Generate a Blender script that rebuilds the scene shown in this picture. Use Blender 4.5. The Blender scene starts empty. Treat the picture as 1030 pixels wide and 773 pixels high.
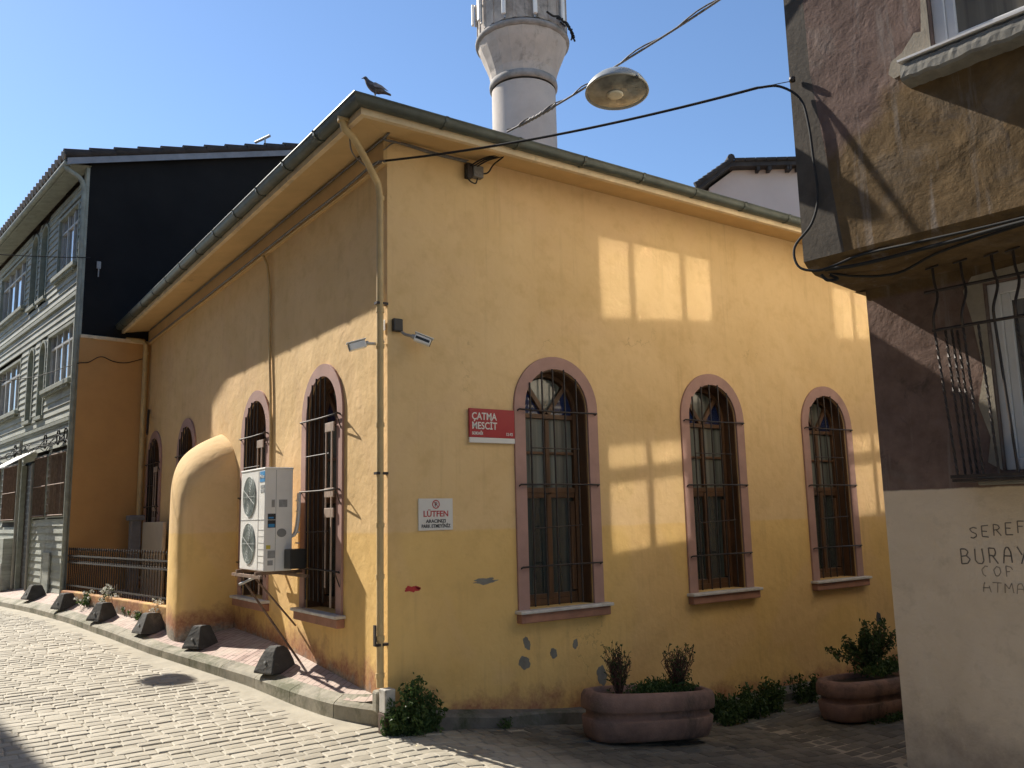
import bpy, bmesh, math, random
from mathutils import Vector, Matrix
random.seed(7)
PI = math.pi
sc = bpy.context.scene
COL = sc.collection

# ------------------------------------------------------------------ helpers
class MB:
    """collects vertices and faces and links them as one mesh"""
    def __init__(s): s.v = []; s.f = []; s.m = []; s.sm = []
    def add(s, vs, fs, mi=0, smooth=False):
        b = len(s.v); s.v += [tuple(p) for p in vs]
        for f in fs: s.f.append([b + i for i in f]); s.m.append(mi); s.sm.append(smooth)
        return s
    def box(s, x0, x1, y0, y1, z0, z1, M=None, mi=0):
        if x0 > x1: x0, x1 = x1, x0
        if y0 > y1: y0, y1 = y1, y0
        if z0 > z1: z0, z1 = z1, z0
        P = [Vector((x, y, z)) for z in (z0, z1) for (x, y) in ((x0, y0), (x1, y0), (x1, y1), (x0, y1))]
        if M: P = [M @ p for p in P]
        return s.add(P, [(3, 2, 1, 0), (4, 5, 6, 7), (0, 1, 5, 4), (1, 2, 6, 5), (2, 3, 7, 6), (3, 0, 4, 7)], mi)
    def quad(s, a, b, c, d, mi=0): return s.add([a, b, c, d], [(0, 1, 2, 3)], mi)
    def prism(s, poly, fr, d0, d1, mi=0, smooth=False):
        """poly: 2D points; fr(u,v,w)->point; extruded from w=d0 to w=d1"""
        n = len(poly)
        A = [fr(u, v, d0) for u, v in poly]; B = [fr(u, v, d1) for u, v in poly]
        s.add(A + B, [tuple(range(n))[::-1], tuple(range(n, 2 * n))], mi)
        s.add(A + B, [(i, (i + 1) % n, n + (i + 1) % n, n + i) for i in range(n)], mi, smooth)
        return s
    def tube(s, pts, r, n=8, mi=0, caps=True, twist=0.0):
        pts = [Vector(p) for p in pts]
        N = len(pts); rs = r if isinstance(r, (list, tuple)) else [r] * N
        up = None; rings = []
        for i in range(N):
            t = (pts[min(i + 1, N - 1)] - pts[max(i - 1, 0)])
            t = t.normalized() if t.length > 1e-9 else Vector((0, 0, 1))
            if up is None:
                up = Vector((0, 0, 1)) if abs(t.z) < .9 else Vector((1, 0, 0))
            a = t.cross(up)
            a = a.normalized() if a.length > 1e-6 else t.orthogonal().normalized()
            b = a.cross(t).normalized(); up = b
            tw = twist * i
            rings.append([pts[i] + (a * math.cos(2 * PI * k / n + tw) + b * math.sin(2 * PI * k / n + tw)) * rs[i] for k in range(n)])
        vs = [p for rg in rings for p in rg]; fs = []
        for i in range(N - 1):
            for k in range(n):
                fs.append((i * n + k, i * n + (k + 1) % n, (i + 1) * n + (k + 1) % n, (i + 1) * n + k))
        s.add(vs, fs, mi, n > 5)
        if caps: s.add(rings[0] + rings[-1], [tuple(range(n))[::-1], tuple(range(n, 2 * n))], mi)
        return s
    def lathe(s, prof, c=(0, 0, 0), n=32, mi=0, smooth=True, M=None):
        vs = []
        for r, z in prof:
            for k in range(n):
                p = Vector((c[0] + r * math.cos(2 * PI * k / n), c[1] + r * math.sin(2 * PI * k / n), c[2] + z))
                vs.append(M @ p if M else p)
        fs = [(i * n + k, i * n + (k + 1) % n, (i + 1) * n + (k + 1) % n, (i + 1) * n + k) for i in range(len(prof) - 1) for k in range(n)]
        return s.add(vs, fs, mi, smooth)
    def build(s, name, mats, parent=None, bevel=0, seg=2, weld=False, loc=None):
        me = bpy.data.meshes.new(name)
        me.from_pydata(s.v, [], s.f)
        me.polygons.foreach_set('material_index', s.m)
        me.polygons.foreach_set('use_smooth', s.sm)
        if not isinstance(mats, (list, tuple)): mats = [mats]
        for m in mats: me.materials.append(m)
        me.validate(); me.update()
        if weld:
            b = bmesh.new(); b.from_mesh(me); bmesh.ops.remove_doubles(b, verts=b.verts, dist=1e-5)
            bmesh.ops.recalc_face_normals(b, faces=b.faces); b.to_mesh(me); b.free()
        o = bpy.data.objects.new(name, me); COL.objects.link(o)
        if parent: o.parent = parent
        if loc is not None: o.location = loc
        if bevel:
            md = o.modifiers.new('bevel', 'BEVEL'); md.width = bevel; md.segments = seg; md.limit_method = 'ANGLE'; md.angle_limit = .6
            md.harden_normals = False
        return o

def tag(o, label=None, cat=None, group=None, kind=None):
    if label: o['label'] = label
    if cat: o['category'] = cat
    if group: o['group'] = group
    if kind: o['kind'] = kind
    return o
def empty(name, loc=(0, 0, 0), rz=0, **k):
    o = bpy.data.objects.new(name, None); o.empty_display_size = .2; COL.objects.link(o)
    o.location = loc; o.rotation_euler = (0, 0, rz); return tag(o, **k)
def children(o): return [c for c in bpy.data.objects if c.parent == o]
def copy_tree(o, parent=None):
    c = o.copy(); COL.objects.link(c); c.parent = parent
    for ch in children(o): copy_tree(ch, c)
    return c
def lerp(a, b, t): return a + (b - a) * t
def interp(x, ks):
    if x <= ks[0][0]: return ks[0][1]
    for (a, fa), (b, fb) in zip(ks, ks[1:]):
        if x <= b: return lerp(fa, fb, (x - a) / (b - a))
    return ks[-1][1]
def curve(pts, n=6):
    """Catmull-Rom through points"""
    P = [Vector(p) for p in pts]; P = [2 * P[0] - P[1]] + P + [2 * P[-1] - P[-2]]; out = []
    for i in range(1, len(P) - 2):
        p0, p1, p2, p3 = P[i - 1:i + 3]
        for k in range(n):
            t = k / n
            out.append(.5 * ((2 * p1) + (p2 - p0) * t + (2 * p0 - 5 * p1 + 4 * p2 - p3) * t * t + (3 * p1 - p0 - 3 * p2 + p3) * t ** 3))
    out.append(P[-2]); return out
def sag(a, b, s, n=24):
    a = Vector(a); b = Vector(b)
    return [a.lerp(b, i / n) - Vector((0, 0, s * 4 * (i / n) * (1 - i / n))) for i in range(n + 1)]

# ------------------------------------------------------------------ materials
class NT:
    def __init__(s, name):
        s.m = bpy.data.materials.new(name); s.m.use_nodes = True
        s.n = s.m.node_tree.nodes; s.l = s.m.node_tree.links
        s.b = s.n['Principled BSDF']
    def node(s, t, **k):
        o = s.n.new(t)
        for a, v in k.items():
            if a.startswith('i_'):
                o.inputs[a[2:].replace('_', ' ')].default_value = v
            else: setattr(o, a, v)
        return o
    def link(s, a, b): s.l.new(a, b)
    def pos(s, scale=(1, 1, 1), rot=(0, 0, 0), obj=False):
        if obj: src = s.node('ShaderNodeTexCoord').outputs['Object']
        else: src = s.node('ShaderNodeNewGeometry').outputs['Position']
        mp = s.node('ShaderNodeMapping'); mp.inputs['Scale'].default_value = scale; mp.inputs['Rotation'].default_value = rot
        s.link(src, mp.inputs['Vector']); return mp.outputs['Vector']
    def noise(s, vec, scale, detail=6, rough=.6, dist=0):
        o = s.node('ShaderNodeTexNoise'); o.inputs['Scale'].default_value = scale; o.inputs['Detail'].default_value = detail
        o.inputs['Roughness'].default_value = rough; o.inputs['Distortion'].default_value = dist
        s.link(vec, o.inputs['Vector']); return o.outputs['Fac']
    def ramp(s, fac, stops, interp='LINEAR'):
        o = s.node('ShaderNodeValToRGB'); o.color_ramp.interpolation = interp
        el = o.color_ramp.elements
        while len(el) < len(stops): el.new(.5)
        for e, (p, c) in zip(el, stops):
            e.position = p; e.color = (c, c, c, 1) if isinstance(c, (int, float)) else (*c, 1)
        s.link(fac, o.inputs['Fac']); return o.outputs['Color']
    def mix(s, fac, a, b, mode='MIX'):
        o = s.node('ShaderNodeMix', data_type='RGBA', blend_type=mode)
        for i, v in ((0, fac), (6, a), (7, b)):
            if isinstance(v, (int, float)): o.inputs[i].default_value = v if i == 0 else (v, v, v, 1)
            elif isinstance(v, tuple): o.inputs[i].default_value = (*v, 1)
            else: s.link(v, o.inputs[i])
        return o.outputs[2]
    def math(s, op, a, b=None, clamp=False):
        o = s.node('ShaderNodeMath', operation=op, use_clamp=clamp)
        for i, v in ((0, a), (1, b)):
            if v is None: continue
            if isinstance(v, (int, float)): o.inputs[i].default_value = v
            else: s.link(v, o.inputs[i])
        return o.outputs[0]
    def sep(s, vec):
        o = s.node('ShaderNodeSeparateXYZ'); s.link(vec, o.inputs[0]); return o.outputs
    def col(s, c):
        if isinstance(c, tuple): s.b.inputs['Base Color'].default_value = (*c, 1)
        else: s.link(c, s.b.inputs['Base Color'])
        return s
    def rough(s, r):
        if isinstance(r, (int, float)): s.b.inputs['Roughness'].default_value = r
        else: s.link(r, s.b.inputs['Roughness'])
        return s
    def bump(s, h, strength=.3, dist=.01, prev=None):
        o = s.node('ShaderNodeBump'); o.inputs['Strength'].default_value = strength; o.inputs['Distance'].default_value = dist
        s.link(h, o.inputs['Height'])
        if prev: s.link(prev, o.inputs['Normal'])
        s.link(o.outputs['Normal'], s.b.inputs['Normal']); return o.outputs['Normal']

def simple(name, c, rough=.6, var=.25, scale=6, bump=.15, bscale=60, metal=0, spec=.5, obj=False, dirt=None, stretch=(1, 1, 1)):
    t = NT(name); v = t.pos(stretch, obj=obj)
    n = t.noise(v, scale, 8, .65)
    lo = tuple(x * (1 - var) for x in c); hi = tuple(min(1, x * (1 + var)) for x in c)
    cc = t.ramp(n, [(.3, lo), (.7, hi)])
    if dirt:
        n2 = t.noise(v, scale * .45, 10, .75, .4)
        cc = t.mix(t.ramp(n2, [(dirt[1], 0.0), (dirt[1] + .15, 1.0)]), cc, dirt[0])
    t.col(cc).rough(rough); t.b.inputs['Metallic'].default_value = metal
    t.b.inputs['Specular IOR Level'].default_value = spec
    if bump: t.bump(t.noise(v, bscale, 6, .6), bump, .004)
    return t.m

def m_mosque():
    t = NT('ochre_plaster'); P = t.pos(); x, y, z = t.sep(P)[:3]
    big = t.noise(P, .9, 5, .6, .5); med = t.noise(P, 4.5, 7, .65); fine = t.noise(P, 30, 6, .6)
    upper = t.ramp(big, [(.3, (.66, .455, .215)), (.5, (.71, .495, .245)), (.75, (.76, .54, .28))])
    lower = t.ramp(big, [(.3, (.67, .435, .155)), (.75, (.77, .525, .21))])
    # rolled edge of the lower band of paint
    zz = t.math('ADD', z, t.math('MULTIPLY', t.math('SUBTRACT', med, .5), .05))
    band = t.ramp(t.math('MULTIPLY', t.math('SUBTRACT', zz, 1.0), 1.0), [(.475, 1.0), (.495, 0.0)])
    c = t.mix(band, upper, lower)
    # an older patch of paint higher up, soft edge
    c = t.mix(t.ramp(t.noise(P, .55, 3, .5, 1.2), [(.52, 0.0), (.6, .28)]), c, (.70, .47, .27))
    c = t.mix(t.ramp(med, [(.25, .35), (.5, 0.0)]), c, (.46, .28, .10))
    # vertical weather streaks
    vs = t.pos((9, 9, .35)); st = t.noise(vs, 1.4, 6, .7)
    c = t.mix(t.math('MULTIPLY', t.ramp(st, [(.52, 0.0), (.75, .45)]), t.ramp(t.noise(P, 1.3, 3), [(.45, 0.0), (.65, 1.0)])), c, (.38, .24, .11))
    c = t.mix(t.ramp(t.noise(P, 1.1, 9, .72, .9), [(.60, 0.0), (.68, .14)]), c, (.52, .36, .18))
    c = t.mix(t.ramp(t.noise(t.pos((14, 14, 1.2)), 1.0, 5, .7), [(.66, 0.0), (.74, .35)]), c, (.40, .26, .12))
    # hairline cracks
    wv = t.node('ShaderNodeVectorMath', operation='ADD'); t.link(P, wv.inputs[0])
    nn = t.node('ShaderNodeTexNoise'); nn.inputs['Scale'].default_value = 2.5; nn.inputs['Detail'].default_value = 6; t.link(P, nn.inputs['Vector'])
    t.link(nn.outputs['Color'], wv.inputs[1])
    vo = t.node('ShaderNodeTexVoronoi', feature='DISTANCE_TO_EDGE'); vo.inputs['Scale'].default_value = .62; t.link(wv.outputs[0], vo.inputs['Vector'])
    ck = t.math('MULTIPLY', t.ramp(vo.outputs['Distance'], [(0.0, 1.0), (.0035, 0.0)]), t.ramp(t.noise(P, .8, 4), [(.57, 0.0), (.66, .38)]))
    c = t.mix(ck, c, (.25, .15, .07))
    # chips and specks
    sp = t.ramp(t.noise(P, 55, 3, .5), [(.73, 0.0), (.76, .8)])
    sp = t.math('MULTIPLY', sp, t.ramp(t.noise(P, 3, 3), [(.5, 0.0), (.62, 1.0)]))
    c = t.mix(sp, c, (.22, .15, .10))
    # reddish damp and bare render at the foot of the wall: height above the street
    gx = t.math('MULTIPLY', t.math('MINIMUM', t.math('MAXIMUM', x, 0.0), 3.6), .115)
    gy = t.math('MULTIPLY', t.math('MINIMUM', y, 6.5), .045)
    h = t.math('SUBTRACT', t.math('ADD', z, gx), gy)
    side = t.math('MULTIPLY', t.math('MINIMUM', t.math('MAXIMUM', t.math('MULTIPLY', y, 3.0), 0.0), 1.0), .20)
    h = t.math('SUBTRACT', h, side)
    hn = t.math('ADD', h, t.math('MULTIPLY', t.math('SUBTRACT', t.noise(P, 3.2, 8, .7), .5), .75))
    red = t.ramp(hn, [(.10, .9), (.3, 0.0)])
    c = t.mix(red, c, t.ramp(fine, [(.35, (.26, .10, .06)), (.65, (.42, .21, .12))]))
    hb = t.math('ADD', h, t.math('MULTIPLY', t.math('SUBTRACT', t.noise(P, 6, 8, .75), .5), .45))
    c = t.mix(t.ramp(hb, [(.0, 1.0), (.09, 0.0)]), c, t.ramp(fine, [(.35, (.20, .18, .15)), (.65, (.34, .31, .26))]))
    t.col(c).rough(.85); t.b.inputs['Specular IOR Level'].default_value = .2
    n1 = t.bump(t.noise(P, 2.2, 4, .5), .6, .04); n1 = t.bump(t.noise(P, 8, 3, .5, .8), .35, .012, n1)
    n2 = t.bump(fine, .22, .006, n1); t.bump(t.math('MULTIPLY', ck, -1.0), .6, .006, n2)
    return t.m

def m_rightwall():
    t = NT('old_plaster'); P = t.pos(); x, y, z = t.sep(P)[:3]
    u = t.math('MULTIPLY', t.math('ADD', y, 3.0), -1.0)
    big = t.noise(P, 1.7, 6, .6, .6); med = t.noise(P, 7, 8, .65); fine = t.noise(P, 45, 6, .6)
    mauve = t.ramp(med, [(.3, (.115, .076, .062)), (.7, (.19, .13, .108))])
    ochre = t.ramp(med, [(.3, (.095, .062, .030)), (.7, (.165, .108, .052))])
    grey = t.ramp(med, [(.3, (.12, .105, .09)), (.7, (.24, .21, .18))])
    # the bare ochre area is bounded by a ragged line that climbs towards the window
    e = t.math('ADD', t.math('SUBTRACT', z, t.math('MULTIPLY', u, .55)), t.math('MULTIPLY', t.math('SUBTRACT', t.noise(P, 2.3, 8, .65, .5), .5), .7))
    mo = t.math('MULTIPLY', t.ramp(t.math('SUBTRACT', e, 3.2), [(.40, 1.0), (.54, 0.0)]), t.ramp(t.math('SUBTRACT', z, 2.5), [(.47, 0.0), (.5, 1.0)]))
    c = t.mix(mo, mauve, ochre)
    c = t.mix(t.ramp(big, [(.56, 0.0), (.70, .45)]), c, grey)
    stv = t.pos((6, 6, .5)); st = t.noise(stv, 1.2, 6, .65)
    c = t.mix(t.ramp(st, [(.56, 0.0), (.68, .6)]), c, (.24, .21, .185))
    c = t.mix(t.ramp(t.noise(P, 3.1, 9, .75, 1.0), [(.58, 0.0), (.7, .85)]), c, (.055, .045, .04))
    # lower cream band
    zz = t.math('ADD', z, t.math('MULTIPLY', t.math('SUBTRACT', med, .5), .02))
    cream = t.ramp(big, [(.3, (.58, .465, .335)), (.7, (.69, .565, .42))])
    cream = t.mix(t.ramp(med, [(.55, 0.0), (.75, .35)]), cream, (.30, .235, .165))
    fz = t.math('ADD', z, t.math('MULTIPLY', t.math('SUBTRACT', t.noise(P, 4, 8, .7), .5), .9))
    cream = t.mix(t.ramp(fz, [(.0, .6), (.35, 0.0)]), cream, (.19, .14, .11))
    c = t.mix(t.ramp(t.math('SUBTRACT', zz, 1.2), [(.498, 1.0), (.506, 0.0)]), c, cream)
    t.col(c).rough(.9); t.b.inputs['Specular IOR Level'].default_value = .2
    n1 = t.bump(t.noise(P, 3.5, 5, .55, .3), .6, .035); n2 = t.bump(t.noise(P, 17, 5, .6), .3, .009, n1); t.bump(fine, .35, .006, n2)
    return t.m

def m_cobble():
    t = NT('cobble_stone'); P = t.pos()
    g = t.node('ShaderNodeNewGeometry'); r = g.outputs['Random Per Island']
    c = t.ramp(r, [(0.0, (.30, .268, .205)), (.3, (.365, .33, .255)), (.7, (.395, .358, .28)), (1.0, (.435, .396, .315))])
    med = t.noise(P, 2.2, 6, .65, .4)
    c = t.mix(t.ramp(med, [(.35, .5), (.6, 0.0)]), c, (.31, .28, .22))
    c = t.mix(t.ramp(t.noise(P, 60, 4), [(.62, 0.0), (.72, .5)]), c, (.2, .18, .15))
    # alley stones: some moss, and the alley's shade painted in as darker colour
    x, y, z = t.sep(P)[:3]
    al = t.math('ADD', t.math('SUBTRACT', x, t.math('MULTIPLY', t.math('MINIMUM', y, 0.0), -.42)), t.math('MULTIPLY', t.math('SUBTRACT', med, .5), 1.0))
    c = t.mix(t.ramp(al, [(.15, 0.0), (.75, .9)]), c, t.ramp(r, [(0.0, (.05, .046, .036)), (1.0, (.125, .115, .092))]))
    t.col(c).rough(.75)
    n = t.bump(t.noise(P, 22, 5, .6), .4, .008); t.bump(t.noise(P, 110, 4, .6), .35, .003, n)
    return t.m

def m_joint():
    t = NT('joint_sand'); P = t.pos()
    c = t.ramp(t.noise(P, 3, 8, .7), [(.35, (.26, .23, .175)), (.7, (.40, .36, .285))])
    t.col(c).rough(.95); t.bump(t.noise(P, 90, 5, .6), .5, .006); return t.m

def m_paver():
    t = NT('red_paver'); P = t.pos((1, 1, 1), (0, 0, -.40))
    br = t.node('ShaderNodeTexBrick'); t.link(P, br.inputs['Vector'])
    br.inputs['Scale'].default_value = 1.0; br.inputs['Brick Width'].default_value = .2; br.inputs['Row Height'].default_value = .085
    br.inputs['Mortar Size'].default_value = .008; br.inputs['Mortar Smooth'].default_value = .5; br.inputs['Bias'].default_value = 0
    br.inputs['Color1'].default_value = (.36, .25, .21, 1); br.inputs['Color2'].default_value = (.47, .345, .30, 1); br.inputs['Mortar'].default_value = (.13, .09, .075, 1)
    n = t.noise(P, 2.4, 8, .7, .4)
    c = t.mix(t.ramp(n, [(.40, 0.0), (.66, .8)]), br.outputs['Color'], (.47, .40, .33))
    c = t.mix(t.ramp(t.noise(P, 5, 8, .7), [(.3, .5), (.45, 0.0)]), c, (.24, .17, .14))
    t.col(c).rough(.85)
    h = t.bump(br.outputs['Fac'], -.7, .012); t.bump(t.noise(P, 70, 5), .35, .005, h); return t.m

def m_siding():
    t = NT('weathered_boards'); P = t.pos((.6, .6, 9))
    c = t.ramp(t.noise(P, 1.6, 8, .7), [(.3, (.23, .245, .205)), (.55, (.36, .375, .325)), (.75, (.50, .51, .455))])
    P2 = t.pos()
    c = t.mix(t.ramp(t.noise(P2, 1.1, 8, .75, .5), [(.5, 0.0), (.68, .65)]), c, (.15, .14, .12))
    c = t.mix(t.ramp(t.noise(P, 9, 5, .7), [(.6, 0.0), (.7, .6)]), c, (.10, .09, .08))
    t.col(c).rough(.8); t.bump(t.noise(P, 8, 6), .3, .006); return t.m

def m_foliage(name, c1, c2):
    t = NT(name); r = t.node('ShaderNodeNewGeometry').outputs['Random Per Island']
    t.col(t.ramp(r, [(0, c1), (1, c2)])).rough(.55)
    t.b.inputs['Specular IOR Level'].default_value = .35
    tr = t.node('ShaderNodeBsdfTranslucent'); t.link(t.ramp(r, [(0, c1), (1, tuple(x * 1.6 for x in c2))]), tr.inputs['Color'])
    mx = t.node('ShaderNodeMixShader'); mx.inputs[0].default_value = .25
    t.link(t.b.outputs[0], mx.inputs[1]); t.link(tr.outputs[0], mx.inputs[2]); t.link(mx.outputs[0], t.n['Material Output'].inputs['Surface'])
    return t.m

def m_glass(name, c, rough=.06, stripes=0):
    t = NT(name)
    if stripes:
        P = t.pos((1, 1, .02), obj=True)
        t.col(t.ramp(t.noise(P, stripes, 3), [(.35, tuple(x * .5 for x in c)), (.65, tuple(x * 1.5 for x in c))]))
    else: t.col(c)
    t.rough(rough); t.b.inputs['Specular IOR Level'].default_value = .8
    t.b.inputs['Coat Weight'].default_value = .6; t.b.inputs['Coat Roughness'].default_value = .02
    return t.m

def m_mesh_grille():
    t = NT('fan_guard'); P = t.pos(obj=True)
    n = t.noise(P, 14, 5, .7)
    t.col(t.ramp(n, [(.4, (.10, .13, .12)), (.6, (.32, .37, .34))])).rough(.6)
    return t.m

M = {
 'plaster': m_mosque(), 'oldplaster': m_rightwall(), 'cobble': m_cobble(), 'joint': m_joint(), 'paver': m_paver(), 'siding': m_siding(),
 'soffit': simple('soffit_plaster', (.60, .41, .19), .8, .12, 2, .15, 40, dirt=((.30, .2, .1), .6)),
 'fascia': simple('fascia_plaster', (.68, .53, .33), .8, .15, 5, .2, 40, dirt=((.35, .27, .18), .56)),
 'gutter': simple('gutter_zinc', (.075, .086, .074), .45, .35, 4, .15, 30, metal=.3, dirt=((.12, .115, .09), .58)),
 'tile': simple('roof_tile', (.22, .10, .06), .85, .4, 5, .3, 40),
 'darktile': simple('old_roof_tile', (.035, .03, .028), .85, .5, 4, .3, 30),
 'surround': simple('pink_plaster', (.37, .222, .185), .8, .13, 5, .2, 50, dirt=((.25, .14, .11), .62)),
 'sillstone': simple('sill_marble', (.55, .52, .48), .6, .2, 9, .1, 60, dirt=((.25, .21, .17), .6)),
 'wood': simple('brown_varnish', (.105, .052, .024), .45, .35, 3, .15, 50, stretch=(6, 6, .8)),
 'iron': simple('black_iron', (.035, .026, .022), .5, .4, 20, .2, 90, metal=.2, dirt=((.09, .045, .025), .6)),
 'glassdark': m_glass('window_glass', (.035, .045, .042), .05, 9),
 'glasslite': m_glass('curtained_glass', (.12, .13, .115), .12, 14),
 'glassblue': m_glass('blue_glass', (.012, .025, .085), .06),
 'pipe': simple('painted_pipe', (.50, .36, .17), .55, .15, 5, .1, 50, dirt=((.30, .2, .1), .6)),
 'pipefar': simple('grey_pipe', (.26, .25, .21), .6, .2, 5, .1, 50),
 'kerb': simple('kerb_concrete', (.30, .275, .215), .9, .3, 5, .6, 50, dirt=((.12, .12, .07), .48)),
 'plinth': simple('plinth_cement', (.13, .12, .105), .9, .3, 5, .5, 40, dirt=((.05, .06, .03), .52)),
 'cement': simple('grey_cement', (.19, .18, .155), .9, .2, 12, .4, 60),
 'concrete': simple('dark_concrete', (.06, .057, .052), .9, .35, 8, .8, 60, dirt=((.15, .14, .12), .56)),
 'white': simple('white_paint', (.80, .78, .73), .5, .05, 5, .05, 60, dirt=((.5, .46, .38), .64)),
 'pvc': simple('white_pvc', (.62, .61, .60), .35, .06, 4, 0),
 'greyplastic': simple('grey_plastic', (.25, .25, .24), .5, .1, 6, 0),
 'blackplastic': simple('black_plastic', (.02, .02, .02), .4, .2, 6, 0),
 'cable': simple('black_cable', (.012, .012, .012), .8, .3, 9, 0),
 'cablegrey': simple('grey_cable', (.16, .15, .14), .55, .4, 30, 0),
 'steel': simple('galvanised_steel', (.40, .39, .37), .4, .2, 14, .1, 60, metal=.7),
 'rust': simple('rusty_steel', (.20, .13, .09), .7, .4, 12, .3, 60, metal=.3),
 'minaret': simple('minaret_render', (.49, .425, .37), .85, .12, 1.3, .3, 12, dirt=((.33, .30, .27), .56)),
 'minaretdark': simple('minaret_stone_ring', (.27, .25, .23), .9, .35, 4, .6, 12),
 'tar': simple('black_sheeting', (.0085, .0082, .008), .85, .35, 1.2, .3, 9, spec=.25),
 'trim': simple('greenish_trim', (.26, .275, .225), .75, .25, 6, .2, 40, dirt=((.14, .14, .11), .58)),
 'panelgreen': simple('green_panel', (.13, .16, .12), .7, .25, 5, .2, 40),
 'shutter': simple('brown_shutter', (.06, .046, .038), .7, .2, 6, .1, 40),
 'curtain': m_glass('curtain_pane', (.30, .29, .28), .12, 8),
 'palewall': simple('pale_render', (.56, .46, .41), .9, .06, 1, .1, 20),
 'ceramic': simple('planter_concrete', (.245, .15, .118), .9, .28, 5, .8, 70, dirt=((.095, .07, .055), .50)),
 'soil': simple('soil', (.035, .026, .018), .95, .3, 10, .6, 60),
 'signred': simple('sign_red', (.34, .018, .026), .35, .08, 4, 0),
 'signwhite': simple('sign_white', (.66, .64, .60), .35, .05, 4, 0),
 'inkblack': simple('ink_black', (.03, .028, .028), .5, .1, 5, 0),
 'inkred': simple('ink_red', (.42, .03, .03), .5, .1, 5, 0),
 'inkblue': simple('ink_blue', (.03, .24, .52), .5, .1, 5, 0),
 'inkyellow': simple('ink_yellow', (.60, .50, .06), .5, .1, 5, 0),
 'inkgrey': simple('ink_grey', (.30, .30, .29), .5, .2, 30, 0),
 'pencil': simple('scrawl_mark', (.17, .14, .115), .9, .5, 12, 0),
 'beige': simple('beige_board', (.50, .42, .31), .7, .1, 3, .1, 30),
 'cloth': simple('grey_sheet', (.17, .17, .18), .9, .2, 8, .3, 30),
 'fan': m_mesh_grille(),
 'leaf': m_foliage('weed_leaf', (.030, .060, .016), (.075, .125, .034)),
 'leafdark': m_foliage('shrub_leaf', (.022, .045, .016), (.065, .105, .032)),
 'flower': simple('white_petal', (.78, .78, .70), .6, .1, 5, 0),
 'twig': simple('dry_twig', (.10, .05, .038), .8, .3, 20, 0),
 'lampshell': simple('lamp_shell', (.36, .37, .35), .4, .12, 6, .05, 40, metal=.2),
 'lamplens': m_glass('lamp_lens', (.19, .20, .19), .25, 6),
 'bulb': simple('lamp_bulb', (.62, .58, .46), .3, .1, 6, 0),
 'stucco': simple('facade_render', (.62, .55, .45), .9, .1, 2, .2, 30),
 'dirtmark': simple('dark_smear', (.24, .17, .09), .9, .3, 14, 0),
}
def m_feather():
    t = NT('pigeon_feather'); P = t.pos(obj=True); x, y, z = t.sep(P)[:3]
    c = t.ramp(t.noise(P, 40, 4), [(.4, (.07, .065, .07)), (.6, (.17, .16, .165))])
    t.col(c).rough(.6); return t.m
M['feather'] = m_feather()

# ------------------------------------------------------------------ ground heights
def ground(x, y):
    gy = interp(y, [(-2.5, -.1125), (0, 0), (5.5, .2475), (7, .29), (9, .30), (13, .26), (40, .1)])
    xx = min(max(x, 0.0), 3.6)
    return gy - .115 * xx * (1 if y < 2 else max(0, 1 - (y - 2) / 2))
KERB = [(.045, -.02), (-.02, .06), (-.13, .25), (-.256, .55), (-.34, 1.05), (-.44, 1.97), (-.60, 2.8), (-.86, 4.1), (-1.12, 5.9), (-1.375, 8.02), (-1.77, 11.0), (-2.5, 17.5), (-3.9, 30)]
def kerbx(y): return interp(y, [(b, a) for a, b in KERB])
def walk(x, y):
    k = kerbx(y); a = ground(k, y) + interp(y, [(0, .13), (2, .10), (4, .085), (30, .085)])
    xw = interp(y, [(4, 0), (4.6, -.45), (8.7, -1.1), (30, -3.4)])
    wz = interp(y, [(0, .2), (.5, .229), (1.56, .316), (2.5, .38), (3.85, .407), (4.6, .45), (8.7, .56), (13, .46), (30, .3)])
    t = min(max((x - k) / max(.02, xw - k), 0), 1.15)
    return a + (wz - a) * t

# ------------------------------------------------------------------ camera
Rr = 0.612887, 0.152928, -0.02336
def cam_axes(yaw, pitch, roll):
    f = Vector((math.sin(yaw) * math.cos(pitch), math.cos(yaw) * math.cos(pitch), math.sin(pitch)))
    r = Vector((math.cos(yaw), -math.sin(yaw), 0)); u = r.cross(f)
    c, s = math.cos(roll), math.sin(roll)
    return c * r + s * u, -s * r + c * u, f
cr, cu, cf = cam_axes(*Rr)
cam = bpy.data.cameras.new('camera'); co = bpy.data.objects.new('camera', cam); COL.objects.link(co)
mw = Matrix(((cr.x, cu.x, -cf.x, -3.13847), (cr.y, cu.y, -cf.y, -6.23641), (cr.z, cu.z, -cf.z, 1.6), (0, 0, 0, 1)))
co.matrix_world = mw
cam.sensor_width = 36; cam.lens = 858.55 / 1030 * 36; cam.clip_end = 500; cam.clip_start = .05
sc.camera = co

# ------------------------------------------------------------------ light
AZ, EL = math.radians(17.9), math.radians(39.0)
sdir = Vector((-math.sin(AZ) * math.cos(EL), math.cos(AZ) * math.cos(EL), math.sin(EL)))
sun = bpy.data.lights.new('sun', 'SUN'); sun.energy = 4.7; sun.angle = math.radians(.53); sun.color = (1, .93, .82)
so = bpy.data.objects.new('sun', sun); COL.objects.link(so)
so.rotation_euler = sdir.to_track_quat('Z', 'Y').to_euler(); so.location = (0, 0, 20)
w = bpy.data.worlds.new('World'); sc.world = w; w.use_nodes = True
bg = w.node_tree.nodes['Background']; sky = w.node_tree.nodes.new('ShaderNodeTexSky')
sky.sky_type = 'NISHITA'; sky.sun_disc = False; sky.sun_elevation = EL; sky.sun_rotation = -AZ
sky.air_density = 1.0; sky.dust_density = .12; sky.ozone_density = 4.5; sky.altitude = 50
w.node_tree.links.new(sky.outputs[0], bg.inputs[0]); bg.inputs[1].default_value = .098
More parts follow.
